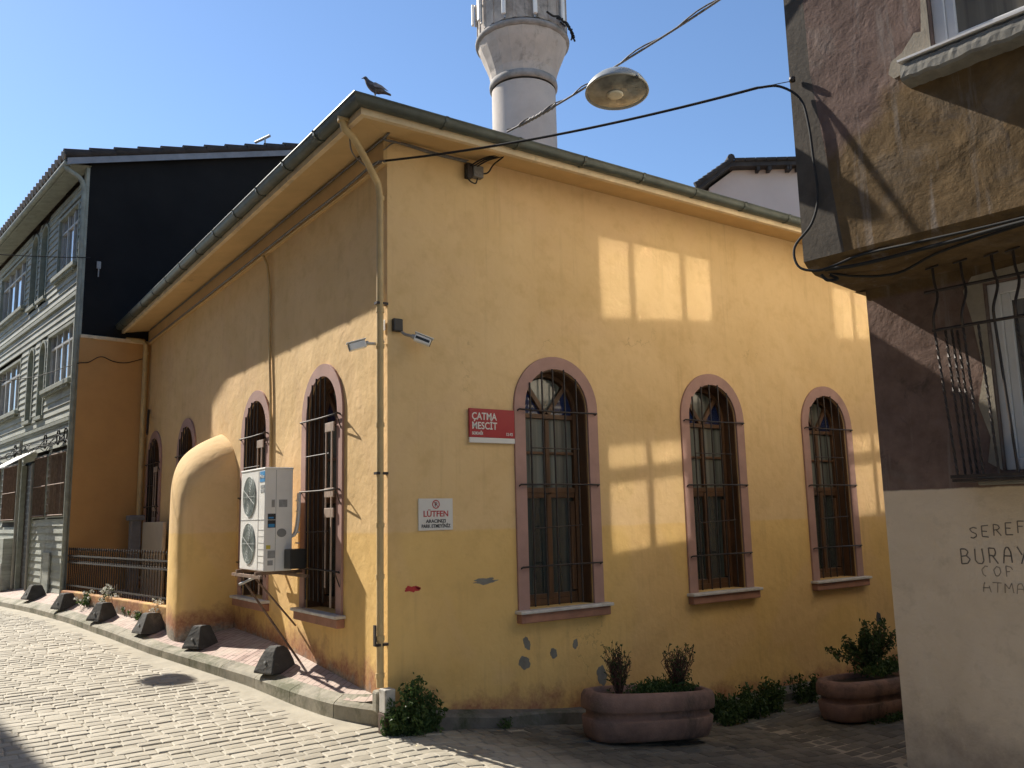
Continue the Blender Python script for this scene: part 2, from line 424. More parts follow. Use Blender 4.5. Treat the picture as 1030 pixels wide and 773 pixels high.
vs = sc.view_settings; vs.view_transform = 'Standard'; vs.look = 'None'; vs.gamma = 1; vs.use_curve_mapping = False; vs.exposure = EXPO = 0.90

# ------------------------------------------------------------------ ground sheets
def sheet(xs, ys, zf):
    mb = MB(); n = len(xs)
    vs_ = [(x, y, zf(x, y)) for y in ys for x in xs]
    fs = [(j * n + i, j * n + i + 1, (j + 1) * n + i + 1, (j + 1) * n + i) for j in range(len(ys) - 1) for i in range(n - 1)]
    return mb.add(vs_, fs, 0, True)
def frange(a, b, n): return [a + (b - a) * i / n for i in range(n + 1)]
gs = sheet([-150, -60, -20] + frange(-12, 16, 56) + [24, 60, 150], [-150, -60, -20] + frange(-10, 18, 56) + [24, 30, 40, 80, 150, 300], lambda x, y: ground(x, y) - .0085)
tag(gs.build('ground', M['joint']), kind='structure')

rd = MB()
def stone(cx, cy, lx, ly, rot):
    h = random.uniform(-.003, .002) - (.006 if random.random() < .05 else 0); tx, ty = random.gauss(0, .008), random.gauss(0, .013)
    c, s = math.cos(rot), math.sin(rot); vs_ = []
    jit = [(random.uniform(-.006, .006), random.uniform(-.006, .006)) for _ in range(4)]
    for (k, zz) in ((1.0, -.03), (1.0, -.007), (.90, .0)):
        for (sx, sy), (jx, jy) in zip(((-1, -1), (1, -1), (1, 1), (-1, 1)), jit):
            ex = lx * .5 - (1 - k) * .085; ey = ly * .5 - (1 - k) * .085
            px, py = sx * ex + jx, sy * ey + jy
            z = zz + px * tx + py * ty
            X = cx + px * c - py * s; Y = cy + px * s + py * c
            vs_.append((X, Y, ground(X, Y) + z + h))
    z = .003
    vs_.append((cx, cy, ground(cx, cy) + z + h))
    fs = []
    for b in (0, 4):
        for k in range(4): fs.append((b + k, b + (k + 1) % 4, b + 4 + (k + 1) % 4, b + 4 + k))
    for k in range(4): fs.append((8 + k, 8 + (k + 1) % 4, 12))
    rd.add(vs_, fs, 0, False)
y = -3.4; row = 0
while y < 15:
    pw = random.uniform(.09, .12)
    x = -3.75 - random.random() * .2 - max(0, (y - 4) * .11)
    while x < 8.2:
        L = random.uniform(.11, .21)
        yy = y + .018 * math.sin(x * 1.7 + row * .4) + x * .012
        lim = kerbx(yy) - .02 if yy > 0 else (9 if yy < -.16 else (.0 if x < .1 else -9))
        gutterstrip = yy > .0 and x + L > kerbx(yy) - .12
        if x + L < lim and not gutterstrip and not (yy < -3.1 and x > 2.0) and not (x > 0 and yy > -.14):
            stone(x + L / 2, yy + pw / 2, L - random.uniform(.0, .005), pw - random.uniform(.003, .009), .012 + random.gauss(0, .012))
        x += L
    y += pw; row += 1
tag(rd.build('road', M['cobble']), kind='structure')
# smooth cement strip along the kerb
gt = MB(); ys = [.1 + .1 * i for i in range(60)] + frange(6.2, 30, 80); L_, R_ = [], []
for yy in ys:
    wd = .27 + .05 * math.sin(yy * 2.1); L_.append((kerbx(yy) - wd, yy, ground(kerbx(yy), yy) - .006)); R_.append((kerbx(yy) + .03, yy, ground(kerbx(yy), yy) + .003))
n = len(ys)
gt.add(L_ + R_, [(i, n + i, n + i + 1, i + 1) for i in range(n - 1)], 0, True)
tag(gt.build('road_edge', M['kerbstrip'] if 'kerbstrip' in M else simple('edge_cement', (.37, .335, .262), .9, .2, 4, .4, 60, dirt=((.3, .27, .2), .55))), kind='structure')

# pavement
pv = MB(); ys = [b for a, b in KERB]; fine = []
yy = .02
while yy < 30: fine.append(yy); yy += .12 if yy < 2 else .3
vs_ = []; nc = 9
for yy in fine:
    k = kerbx(yy) + .05; xr = .1 if yy < 8.9 else -1.12 - (yy - 8.7) * .1086 + .15
    if xr < k + .02: xr = k + .02
    for i in range(nc):
        x = lerp(k, xr, i / (nc - 1)); vs_.append((x, yy, walk(x, yy)))
pv.add(vs_, [(j * nc + i, j * nc + i + 1, (j + 1) * nc + i + 1, (j + 1) * nc + i) for j in range(len(fine) - 1) for i in range(nc - 1)], 0, True)
tag(pv.build('pavement', M['paver']), kind='structure')
# kerb: separate stones in one strip
kb = MB()
def kpt(s):  # arclength param
    d = 0
    for (a, b) in zip(KERB, KERB[1:]):
        l = math.dist(a, b)
        if s <= d + l: t = (s - d) / l; return Vector((lerp(a[0], b[0], t), lerp(a[1], b[1], t)))
        d += l
    return Vector(KERB[-1])
s = 0; tot = sum(math.dist(a, b) for a, b in zip(KERB, KERB[1:]))
while s < tot - .6:
    L = random.uniform(.55, .7); seg = 4; ring = []
    for i in range(seg + 1):
        p = kpt(s + .004 + (L - .008) * i / seg); q = kpt(min(tot, s + (L) * i / seg + .03)); q0 = kpt(max(0, s + L * i / seg - .03))
        t = (q - q0).normalized(); nrm = Vector((t.y, -t.x))
        if nrm.x < 0: nrm = -nrm
        zt = walk(p.x, p.y) + .008; g0 = ground(p.x, p.y) - .06
        o = p + nrm * .12
        ring.append([(p.x - .006, p.y, g0), (p.x - .004 , p.y, zt - .02), (p.x + nrm.x * .018, p.y + nrm.y * .018, zt), (o.x, o.y, walk(o.x, o.y) + .004), (o.x, o.y, g0)])
    vs_ = [v for r_ in ring for v in r_]
    fs = [(i * 5 + k, i * 5 + k + 1, (i + 1) * 5 + k + 1, (i + 1) * 5 + k) for i in range(seg) for k in range(4)] + [(0, 1, 2, 3, 4), tuple(seg * 5 + k for k in (4, 3, 2, 1, 0))]
    kb.add(vs_, fs); s += L
tag(kb.build('kerb', M['kerb']), kind='structure')

# ------------------------------------------------------------------ mosque
mosque = empty('mosque', (0, 0, 0), label='low ochre-yellow mosque with arched barred windows on the street corner', cat='mosque')
RI, ZB, ZS = .37, .785, 2.575           # window opening radius, bottom, spring line
XA = [1.74, 3.86, 5.87, 7.95, 10.0]; YB = [1.335, 3.235, 6.20, 8.13]
HT = 4.86
def wall_arches(mb, fr, u0, u1, z0, z1, ucs, depth=.22, nseg=20):
    us = [u0]
    for c in ucs:
        mb.quad(fr(us[-1], z0, 0), fr(c - RI, z0, 0), fr(c - RI, z1, 0), fr(us[-1], z1, 0)); us.append(c + RI)
        mb.quad(fr(c - RI, z0, 0), fr(c + RI, z0, 0), fr(c + RI, ZB, 0), fr(c - RI, ZB, 0))
        arc = [(c - RI * math.cos(PI * k / nseg), ZS + RI * math.sin(PI * k / nseg)) for k in range(nseg + 1)]
        for a, b in zip(arc, arc[1:]):
            mb.quad(fr(a[0], a[1], 0), fr(b[0], b[1], 0), fr(b[0], z1, 0), fr(a[0], z1, 0))
        loop = [(c - RI, ZB)] + arc + [(c + RI, ZB)]
        for a, b in zip(loop, loop[1:] + loop[:1]):
            mb.quad(fr(a[0], a[1], 0), fr(a[0], a[1], depth), fr(b[0], b[1], depth), fr(b[0], b[1], 0))
    mb.quad(fr(us[-1], z0, 0), fr(u1, z0, 0), fr(u1, z1, 0), fr(us[-1], z1, 0))
mw_ = MB()
wall_arches(mw_, lambda u, z, w: (u, w, z), 0, 11.5, -1.2, HT, XA)
wall_arches(mw_, lambda u, z, w: (w, -u, z), -8.84, 0, -.6, HT, [-y for y in YB][::-1])
mw_.quad((11.5, 0, -1.2), (11.5, 9.6, -1.2), (11.5, 9.6, HT), (11.5, 0, HT))
mw_.quad((11.5, 9.6, -1.2), (0, 9.6, -1.2), (0, 9.6, HT), (11.5, 9.6, HT))
mw_.build('wall', M['plaster'], mosque)
# dark room behind the windows
bk = MB(); bk.box(.5, 11.2, .6, 9.3, -.9, 4.5)
bk.build('inner_room', M['shutter'], mosque)

def arch_band(ro, ri, zb, w0, w1, mb, uc=0, n=24, mi=0):
    fr = lambda u, v, w: (uc + u, -w, v)
    out = [(-ro, zb)] + [(-ro * math.cos(PI * k / n), ZS + ro * math.sin(PI * k / n)) for k in range(n + 1)] + [(ro, zb)]
    inn = [(-ri, zb)] + [(-ri * math.cos(PI * k / n), ZS + ri * math.sin(PI * k / n)) for k in range(n + 1)] + [(ri, zb)]
    for i in range(len(out) - 1):
        a, b, c, d = out[i], out[i + 1], inn[i + 1], inn[i]
        mb.quad(fr(*a, w1), fr(*b, w1), fr(*c, w1), fr(*d, w1), mi)
        mb.quad(fr(*a, w0), fr(*b, w0), fr(*b, w1), fr(*a, w1), mi)
        mb.quad(fr(*d, w1), fr(*c, w1), fr(*c, w0), fr(*d, w0), mi)
    for a, d in ((out[0], inn[0]), (out[-1], inn[-1])): mb.quad(fr(*a, w0), fr(*a, w1), fr(*d, w1), fr(*d, w0), mi)

M['sillbase'] = simple('sill_terracotta', (.33, .165, .11), .85, .2, 6, .3, 50, dirt=((.2, .11, .08), .58))
def make_window(sunny=False):
    """local x runs along the wall, local -y points outward"""
    fr = MB(); D = -.15                       # timber frame, set back from the wall face
    arch_band(RI - .003, RI - .05, ZB, D - .05, D, fr); arch_band(RI - .001, RI - .014, ZB, D - .0, -.012, fr)
    def bar(x0, x1, z0, z1, w=D, t=.05): fr.box(x0, x1, -w, -w + t, z0, z1)
    bar(-.315, .315, ZB + .003, ZB + .06, D + .002)
    bar(-.315, .315, ZS - .08, ZS - .035, D + .004); bar(-.315, .315, 1.80, 1.85, D + .004)
    bar(-.028, .028, ZB + .06, 1.79, D + .008); bar(-.025, .025, 1.86, ZS - .09, D + .006)
    for sx in (-1, 1):
        for (a, b, c_, d) in ((.028, .31, 1.755, 1.80), (.028, .31, ZB + .06, ZB + .105)):
            fr.box(min(sx * a, sx * b), max(sx * a, sx * b), -D - .0, -D + .035, c_, d)
        fr.box(min(sx * .26, sx * .31), max(sx * .26, sx * .31), -D, -D + .035, ZB + .12, 1.72)
        fr.box(min(sx * .03, sx * .31), max(sx * .03, sx * .31), -D, -D + .03, 2.16, 2.185)
        # slanted bars of the fanlight
        p0 = Vector((sx * .02, 0, ZS - .03)); p1 = Vector((sx * .225, 0, ZS + .235)); d = (p1 - p0).normalized(); nn = Vector((-d.z, 0, d.x)) * .022
        P = [p0 - nn, p0 + nn, p1 + nn, p1 - nn]
        fr.prism([(p.x, p.z) for p in P], lambda u, v, w: (u, -w, v), D - .04, D + .003)
    win = fr.build('window', M['wood'], None, bevel=.004, seg=1)
    gl = MB()
    gl.box(-.31, .31, -D + .028, -D + .036, ZB + .05, 1.80); gl.build('glass', M['glassdark'], win)
    g2 = MB(); g2.box(-.31, .31, -D + .028, -D + .036, 1.84, ZS - .08)
    n = 20
    def fan(mb, a0, a1, rr, mi=0):
        pts = [(0, ZS - .05)] + [(-rr * math.cos(a0 + (a1 - a0) * k / n), ZS - .04 + (rr + .02) * math.sin(a0 + (a1 - a0) * k / n)) for k in range(n + 1)]
        mb.prism(pts, lambda u, v, w: (u, -w, v), D - .036, D - .028)
    fan(g2, .30 * PI, .70 * PI, .325); g2.build('glass', M['glasslite'], win)
    g3 = MB(); fan(g3, .0, .29 * PI, .325); fan(g3, .71 * PI, PI, .325); g3.build('glass', M['glassblue'], win)
    su = MB(); arch_band(.488, RI + .0005, ZB, .0008, .022, su); su.build('surround', M['surround'], win, bevel=.004)
    si = MB(); si.box(-.52, .54, -.10, .15, .755, .783); si.build('sill', M['sillstone'], win, bevel=.006)
    sb = MB(); sb.box(-.50, .52, -.075, .003, .675, .753); sb.build('sill_base', M['sillbase'], win, bevel=.008)
    gr = MB(); W = .028
    xs = [-.315, -.175, -.05, .085, .225] if not sunny else [-.31, -.21, -.11, .0, .11]
    for i, x in enumerate(xs):
        zt = ZS + math.sqrt(max(0, (RI - .0) ** 2 - x * x)) + random.uniform(-.01, .03)
        l = random.uniform(-.012, .012)
        gr.tube([(x, -W, ZB + .02 + (.06 if sunny else 0)), (x + l, -W - random.uniform(0, .01), 1.7), (x, -W, zt)], .0085, 6)
    for z, ext in ((ZS - .03, .03), (1.87, .03), (1.15, .03)):
        a, b = (-RI - ext - .055, RI + ext + .055)
        gr.tube([(a, -.0, z - .02), (a, -W - .02, z), (0, -W - .018, z + random.uniform(-.008, .008)), (b, -W - .02, z), (b, .0, z - .02)], .008, 6)
        gr.tube([(b - .02, -.02, z - .0), (b + (.07 if sunny else .01), -.10 if sunny else -W - .02, z + (.0))], .007, 6); 
        if sunny: gr.tube([(b + .07, -.10, z), (b + .0, -.02, z - .13)], .006, 6)
    for z in (2.2, 1.5):
        gr.tube([(-.31, -W - .012, z + random.uniform(-.02, .02)), (.24, -W - .012, z)], .006, 6)
    gr.build('grille', M['iron'], win)
    if sunny:                                  # an opened shutter leaf with pale fittings on this side
        lf = MB()
        for z in (ZS - .18, 1.80, 1.62): lf.box(.16, .36, -.05, -.035, z, z + .085)
        lf.box(.17, .19, -.048, -.036, 1.0, ZS - .1); lf.box(.30, .325, -.05, -.038, ZB + .05, ZS - .18)
        lf.build('shutter_fitting', M['fitting'], win, bevel=.004)
    return win
M['fitting'] = simple('worn_fitting', (.36, .27, .21), .6, .2, 12, .1, 60)
wA = make_window(); wB = make_window(True)
for i, x in enumerate(XA):
    o = wA if i == 0 else copy_tree(wA)
    o.location = (x, 0, 0); o.parent = mosque
for i, y in enumerate(YB):
    o = wB if i == 0 else copy_tree(wB)
    o.location = (0, y, 0); o.rotation_euler = (0, 0, -PI / 2); o.parent = mosque

# return wall closing the yard, in the line of the house gable
th = math.radians(6.2)
hd = Vector((-math.sin(th), math.cos(th), 0)); hn = Vector((-math.cos(th), -math.sin(th), 0)); h0 = Vector((-1.07, 8.72, 0))
HROT = math.atan2(-hd.y, -hd.x)
rw = MB(); gd = -hn
def gp(t, z, o=0): p = h0 + gd * t - hd * o; return (p.x, p.y, z)
rw.add([gp(-.02, .2, .03), gp(1.2, .2, .03), gp(1.2, 4.60, .03), gp(-.02, 4.60, .03), gp(-.02, .2, -.2), gp(1.2, .2, -.2), gp(1.2, 4.6, -.2), gp(-.02, 4.6, -.2)],
       [(0, 1, 2, 3), (3, 2, 6, 7), (4, 0, 3, 7), (5, 4, 7, 6)])
rw.build('return_wall', simple('shaded_orange_plaster', (.50, .27, .095), .85, .12, 1.2, .3, 30, dirt=((.36, .19, .08), .6)), mosque)  # deep yard shade painted in: mosque paint turned darker, more orange

# eaves: cornice, soffit, fascia, gutter
cn = MB(); c0 = .035
cn.add([(-c0, -0.0, 4.585), (-c0, 8.8, 4.585), (-c0, 8.8, 4.80), (-c0, 0, 4.80), (0.001, 0.0, 4.585), (0.001, 8.8, 4.585)], [(1, 0, 3, 2), (0, 1, 5, 4)])
cn.add([(-c0, .0, 4.585), (0, .0, 4.585), (0, .0, 4.8), (-c0, .0, 4.8)], [(0, 1, 2, 3)])
cn.tube([(-c0 - .004, -.01, 4.588), (-c0 - .004, 8.75, 4.588)], .012, 8)
cn.build('cornice', M['soffit'], mosque)
OE = .43; sf = MB()
zi, zo = 4.825, 4.745
P0 = [(0, 0, zi), (11.5, 0, zi), (0, 9.2, zi)]
sf.quad((0, 0, zi), (-OE, -OE, zo), (11.8, -OE, zo), (11.8, 0, zi))
sf.quad((0, 0, zi), (0, 9.25, zi), (-OE, 9.25, zo), (-OE, -OE, zo))
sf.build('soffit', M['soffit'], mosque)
fs_ = MB()
for o1, z0_, z1_ in ((OE + .025, zo - .012, zo + .045),):
    o0 = OE - .02
    fs_.add([(-o0, -o0, z0_), (11.8, -o0, z0_), (11.8, -o1, z0_), (-o1, -o1, z0_), (-o0, -o0, z1_), (11.8, -o0, z1_), (11.8, -o1, z1_), (-o1, -o1, z1_)],
            [(0, 3, 2, 1), (3, 7, 6, 2), (1, 2, 6, 5), (4, 5, 6, 7)])
    fs_.add([(-o0, -o0, z0_), (-o0, 9.25, z0_), (-o1, 9.25, z0_), (-o1, -o1, z0_), (-o0, -o0, z1_), (-o0, 9.25, z1_), (-o1, 9.25, z1_), (-o1, -o1, z1_)],
            [(0, 1, 2, 3), (3, 2, 6, 7), (1, 5, 6, 2), (4, 7, 6, 5)])
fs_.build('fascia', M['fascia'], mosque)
gu = MB(); rg = .064; zg = 4.845; og = OE + .024 + rg * .6
prof = [(-rg * 1.0, .0), (-rg * .92, -.03), (-rg * .6, -.055), (0, -.068), (rg * .6, -.058), (rg * .95, -.03), (rg, .0), (rg * 1.12, .008), (rg * 1.1, -.004), (rg * .92, .0), (rg * .5, -.045), (0, -.055), (-rg * .9, .0)]
n = len(prof)
def gut(ptsfn, a, b, mb):
    A = [ptsfn(w, z, a) for w, z in prof]; B = [ptsfn(w, z, b) for w, z in prof]
    mb.add(A + B, [(i, (i + 1) % n, n + (i + 1) % n, n + i) for i in range(n)], 0, True)
def ga(w, z, s): return (s if s is not None else -(og + w), -(og + w), zg + z)
def gb(w, z, s): return (-(og + w), s if s is not None else -(og + w), zg + z)
gut(ga, None, 11.8, gu); gut(gb, None, 8.95, gu)
for s in [x * .74 + .25 for x in range(15)]:     # lapped joints and brackets
    for fn, mx in ((ga, 11.5), (gb, 8.8)):
        if s < mx:
            A = [fn(w * 1.10, z * 1.10 - .001, s) for w, z in prof[:8]]; B = [fn(w * 1.10, z * 1.10 - .001, s + .03) for w, z in prof[:8]]
            gu.add(A + B, [(i, i + 1, 8 + i + 1, 8 + i) for i in range(7)] + [tuple(range(8)), tuple(range(8, 16))], 0, False)
gu.build('gutter', M['gutter'], mosque)
rf = MB(); e = -.49; zr = 4.865
ry0, ry1 = e, 9.3; rx0, rx1 = e, 11.9; mid = (ry0 + ry1) / 2; hh = (mid - ry0) * math.tan(math.radians(19))
rf.add([(rx0, ry0, zr), (rx1, ry0, zr), (rx1, ry1, zr), (rx0, ry1, zr), (rx0 + mid - ry0, mid, zr + hh), (rx1 - mid + ry0, mid, zr + hh)],
       [(0, 1, 5, 4), (1, 2, 5), (2, 3, 4, 5), (3, 0, 4), (3, 2, 1, 0)])
rf.build('roof', M['tile'], mosque)

# downpipe by the corner, and the one in the yard
dp = MB(); rp = .029
dp.tube(curve([(-og, -.20, 4.80), (-og + .01, -.20, 4.71), (-.38, -.18, 4.64), (-.15, -.04, 4.45), (-.085, -.0, 4.38), (-.065, .005, 4.26)], 6) + [(-.062, .008, 2.5), (-.06, .01, .31)], rp, 12)
dp.tube([(-og, -.20, 4.83), (-og, -.20, 4.76)], [.052, .046], 12)
for z in (4.27, 3.3, 3.0, 2.35, 1.55, 1.15, .68, .40):
    dp.tube([(-.0615, .008, z - .018), (-.0615, .008, z + .018)], rp + .006, 12)
dp.build('downpipe', M['pipe'], mosque)
ks = MB()
for z in (3.35, 1.95, .62):
    ks = MB(); ks.box(-.105, .0, -.018, .034, z, z + .02)
    if z < 1: ks.box(-.110, -.098, -.005, .03, z, z + .16)
    ks.build('pipe_clip', M['iron'], mosque)
pb = MB(); pb.box(-.105, -.002, -.030, .07, .12, .29); pb.build('pipe_foot', M['kerb'], mosque, bevel=.02)
dq = MB(); dq.tube([(-og, 8.9, 4.78), (-og, 8.88, 4.68), (-.35, 8.80, 4.64), (-.12, 8.72, 4.62), (-.09, 8.71, 4.55), (-.085, 8.71, .5)], .04, 10)
for z in (4.4, 3.0, 1.7): dq.tube([(-.085, 8.71, z), (-.085, 8.71, z + .04)], .047, 10)
dq.build('downpipe', M['pipe'], mosque)

# rounded buttress
bt = MB(); n_ = 20
def bsec(t):
    pass
yb0, yb1 = 3.92, 4.45
prof_b = [(1, .0), (1, .35), (1, .70), (.99, .76), (.95, .82), (.86, .87), (.72, .91), (.52, .945), (.28, .975), (.0, 1.0)]
secs_b = [(3.88, 1.90, .54), (3.89, 2.14, .585), (3.92, 2.28, .61), (3.99, 2.40, .632), (4.10, 2.50, .64), (4.25, 2.585, .635), (4.42, 2.65, .615), (4.58, 2.70, .585), (4.72, 2.68, .55), (4.80, 2.58, .51), (4.83, 2.35, .46)]
rows = [[(-xo * a, yy, zt * b) for a, b in prof_b] for yy, zt, xo in secs_b]
vs_ = [p for r_ in rows for p in r_]; m_ = len(prof_b)
bt.add(vs_, [(j * m_ + i, j * m_ + i + 1, (j + 1) * m_ + i + 1, (j + 1) * m_ + i) for j in range(len(rows) - 1) for i in range(m_ - 1)], 0, True)
for r_ in (rows[0], rows[-1]):
    back = [(0.002, p[1], p[2]) for p in r_]
    bt.add(r_ + back, [(i, i + 1, m_ + i + 1, m_ + i) for i in range(m_ - 1)], 0, True)
bo = bt.build('buttress', M['plaster'], mosque, weld=True)
md = bo.modifiers.new('soft', 'SUBSURF'); md.levels = 1; md.render_levels = 2
# plinth and patches on the alley side
pl = MB(); xs = frange(.03, 11.5, 40); q = []
for x in xs:
    b = ground(x, -.1)
    q.append([(x, -.12, b - .2), (x, -.12, b + .085 + .012 * math.sin(x * 5)), (x, -.09, b + .105 + .012 * math.sin(x * 5)), (x, .003, b + .12 + .01 * math.sin(x * 3))])
pl.add([p for r_ in q for p in r_], [(j * 4 + i, (j + 1) * 4 + i, (j + 1) * 4 + i + 1, j * 4 + i + 1) for j in range(len(q) - 1) for i in range(3)] + [(0, 1, 2, 3)])
pl.build('plinth', M['plinth'], mosque)
def blob(cx, cz, rx, rz, name, mat, th_=.004, rot=0, n=26, rag=.22):
    b = MB(); ph = [random.uniform(0, 6) for _ in range(4)]; pts = []
    for k in range(n):
        a = 2 * PI * k / n; r = 1 + rag * (.5 * math.sin(2 * a + ph[0]) + .35 * math.sin(5 * a + ph[1]) + .25 * math.sin(9 * a + ph[2]))
        u, v = rx * r * math.cos(a), rz * r * math.sin(a)
        pts.append((cx + u * math.cos(rot) - v * math.sin(rot), cz + u * math.sin(rot) + v * math.cos(rot)))
    b.prism(pts, lambda u, v, w_: (u, -w_, v), -.002, th_ * .5)
    return b.build(name, mat, mosque)
for (x, z, a, b, r) in ((1.34, .50, .035, .055, .3), (1.31, .34, .06, .055, 0), (1.63, .385, .04, .042, .4), (1.88, .44, .028, .045, 0), (2.18, .13, .06, .085, 0)):
    blob(x, z, a, b, 'plaster_patch', M['cement'], rot=r)
blob(.22, 1.035, .055, .028, 'paint_smear', M['inkred'], rag=.5); blob(.275, 1.04, .02, .012, 'paint_smear', M['inkred'], rag=.5)
blob(.92, 1.055, .13, .022, 'scuff_mark', M['cement'], rot=.06, rag=.5, th_=.0025)
blob(6.62, .26, .05, .08, 'wall_hole', M['blackplastic'])
wp = MB(); wp.box(-.095, -.005, -.145, -.04, .14, .315)
wpo = wp.build('corner_post', simple('worn_white', (.42, .40, .36), .8, .25, 14, .3, 60, dirt=((.18, .15, .12), .52)), None, bevel=.008)
wp = MB(); wp.box(-.100, -.0, -.15, -.036, -.06, .139); wp.build('post_foot', simple('post_foot_paint', (.10, .065, .05), .9, .3, 10, .4, 50), wpo, bevel=.006)
tag(wpo, 'short dirty white post guarding the foot of the yellow corner', 'post')

# vertical conduit on the side wall and eave cables on the mosque
cd = MB(); cd.tube(curve([(-.045, 3.0, 4.57), (-.03, 2.9, 4.42), (-.022, 2.84, 4.1), (-.02, 2.80, 3.4), (-.02, 2.74, 2.9), (-.02, 2.70, 2.12)], 5), .014, 8)
tag(cd.build('conduit', M['pipe']), 'thin painted conduit running down the side wall to the air conditioner', 'conduit')
cb = MB()
cb.tube(curve([(-.06, 8.6, 4.60), (-.075, 5, 4.592), (-.075, 2, 4.60), (-.085, .7, 4.585), (-.075, .15, 4.61), (-.03, -.03, 4.60)], 8), .012, 6)
cb.tube(curve([(-.05, 8.6, 4.80), (-.055, 4, 4.79), (-.055, .2, 4.79), (-.02, -.03, 4.785), (.45, -.022, 4.775), (.78, -.03, 4.775)], 8), .010, 6)
cb.tube(curve([(-.04, -.015, 4.70), (.1, -.02, 4.80), (.45, -.022, 4.79), (.80, -.03, 4.79)], 8), .006, 6)
cb.tube(curve([(-.44, -.2, 4.78), (-.38, -.1, 4.60), (-.28, -.03, 4.55), (-.16, .0, 4.52), (-.08, .0, 4.60)], 6), .006, 6)
tag(cb.build('eave_cable', M['cablegrey']), 'thin wires clipped under the yellow eaves beside the corner', 'cable')

# ------------------------------------------------------------------ things on the mosque
def text_mesh(body, size, mat, parent, M4, name='lettering', depth=.0012, align='CENTER', sx=1.0, bold=0):
    cu_ = bpy.data.curves.new(name, 'FONT'); cu_.body = body; cu_.size = size; cu_.align_x = align; cu_.extrude = depth; cu_.offset = bold; cu_.resolution_u = 3
    to = bpy.data.objects.new(name, cu_); COL.objects.link(to); to.scale = (sx, 1, 1)
    bpy.context.view_layer.update()
    me = bpy.data.meshes.new_from_object(to.evaluated_get(bpy.context.evaluated_depsgraph_get()))
    bpy.data.objects.remove(to)
    for v in me.vertices: v.co.x *= sx
    me.transform(M4); me.materials.clear(); me.materials.append(mat)
    o = bpy.data.objects.new(name, me); COL.objects.link(o); o.parent = parent; return o
def ac_unit():
    t = empty('air_conditioner', (-.285, 2.045, 1.14), label='white two-fan air conditioner unit bracketed to the yellow side wall', cat='air conditioner')
    # local: x across depth (-.17..+.17), -x is the fan side; y along wall (+-.27)
    X0, X1, Y0, Y1, H = -.135, .135, -.355, .355, .965
    b = MB(); b.box(X0, X1, Y0, Y1, 0, H - .02); b.box(X0 - .006, X1 + .004, Y0 - .006, Y1 + .006, H - .022, H)
    b.build('casing', M['white'], t, bevel=.008)
    for zc in (.25, .70):
        rg_ = MB(); nn_ = 28; yc = .085
        ring = [(yc + .185 * math.cos(2 * PI * k / nn_), zc + .195 * math.sin(2 * PI * k / nn_)) for k in range(nn_)]
        rg_.prism(ring, lambda u, v, w_: (X0 - w_, u, v), .001, .006)
        fo = rg_.build('fan', M['fan'], t)
        wr = MB()
        for k in range(1, 8):
            r = .185 * k / 7
            wr.tube([(X0 - .008, yc + r * math.cos(2 * PI * j / 24), zc + r * 1.05 * math.sin(2 * PI * j / 24)) for j in range(25)], .0012, 4, caps=False)
        for k in range(8):
            a = PI * k / 8; wr.tube([(X0 - .013, yc - .185 * math.cos(a), zc - .195 * math.sin(a)), (X0 - .013, yc + .185 * math.cos(a), zc + .195 * math.sin(a))], .0010, 4)
        wr.build('fan_guard', M['greyplastic'], fo)
    s = MB()
    s.box(X0 - .0025, X0, -.352, .352, .472, .477); s.box(X0 - .0025, X0, -.180, -.176, .01, .93)
    for k in range(6): s.box(X0 - .0025, X0, -.348, -.182, .08 + k * .06, .083 + k * .06)
    s.box(-.03, -.027, Y0 - .0025, Y0, .0, .94)
    s.build('seam', M['greyplastic'], t)
    lb = MB(); lb.box(X0 - .003, X0, -.345, -.21, .83, .93); lb.build('badge', M['inkblue'], t)
    text_mesh('Midea', .05, M['signwhite'], t, Matrix.Translation((X0 - .0045, -.278, .865)) @ Matrix.Rotation(-PI / 2, 4, 'Z') @ Matrix.Rotation(PI / 2, 4, 'X'), bold=.0005)
    for (x0, x1, z0, z1, m) in ((-.105, -.03, .40, .47, 'inkblack'), (-.105, -.03, .475, .53, 'inkblack'), (.0, .08, .59, .66, 'inkgrey'), (-.07, -.04, .59, .66, 'inkgrey'),
                                (-.115, -.075, .205, .24, 'inkyellow'), (-.10, -.03, .12, .19, 'inkgrey'), (-.10, -.05, .055, .10, 'inkgrey'), (-.005, .09, .39, .51, 'greyl')):
        q_ = MB(); q_.box(x0, x1, Y0 - .003, Y0 - .0002, z0, z1)
        q_.build('sticker', M['white'] if m == 'greyl' else M[m], t)
    q_ = MB(); q_.box(-.098, -.04, Y0 - .0045, Y0 - .003, .405, .435); q_.box(-.098, -.05, Y0 - .0045, Y0 - .003, .485, .50); q_.build('sticker', M['inkblue'], t)
    c_ = MB(); c_.prism([(.03 + .045 * math.cos(2 * PI * k / 20), .35 + .04 * math.sin(2 * PI * k / 20)) for k in range(20)], lambda u, v, w_: (u, Y0 - w_, v), 0.0, .006)
    c_.build('valve_cover', M['greyplastic'], t, bevel=.002)
    for k, z in enumerate((.80, .76)):
        q_ = MB(); q_.box(X0 - .003, X0, -.335, -.235, z - .03, z); q_.build('sticker', M['inkgrey'], t)
    pp = MB()
    for yy in (-.33, -.29): pp.tube(curve([(.10, yy, .30), (.17, yy - .02, .34), (.20, yy - .02, .5), (.205, yy - .02, .72)], 5), .012, 8)
    for k in range(6): pp.tube([(.195, -.37, .15 + k * .1), (.195, -.29, .15 + k * .1)], .008, 6)
    pp.build('pipes', M['white'], t)
    tr = MB(); tr.box(.05, .20, -.54, -.375, .02, .20); tr.build('dark_box', M['blackplastic'], t, bevel=.01)  # small dark box beside the near end of the casing
    br = MB()
    for yy in (-.28, .28): br.box(-.19, .28, yy - .015, yy + .015, -.033, -.002)
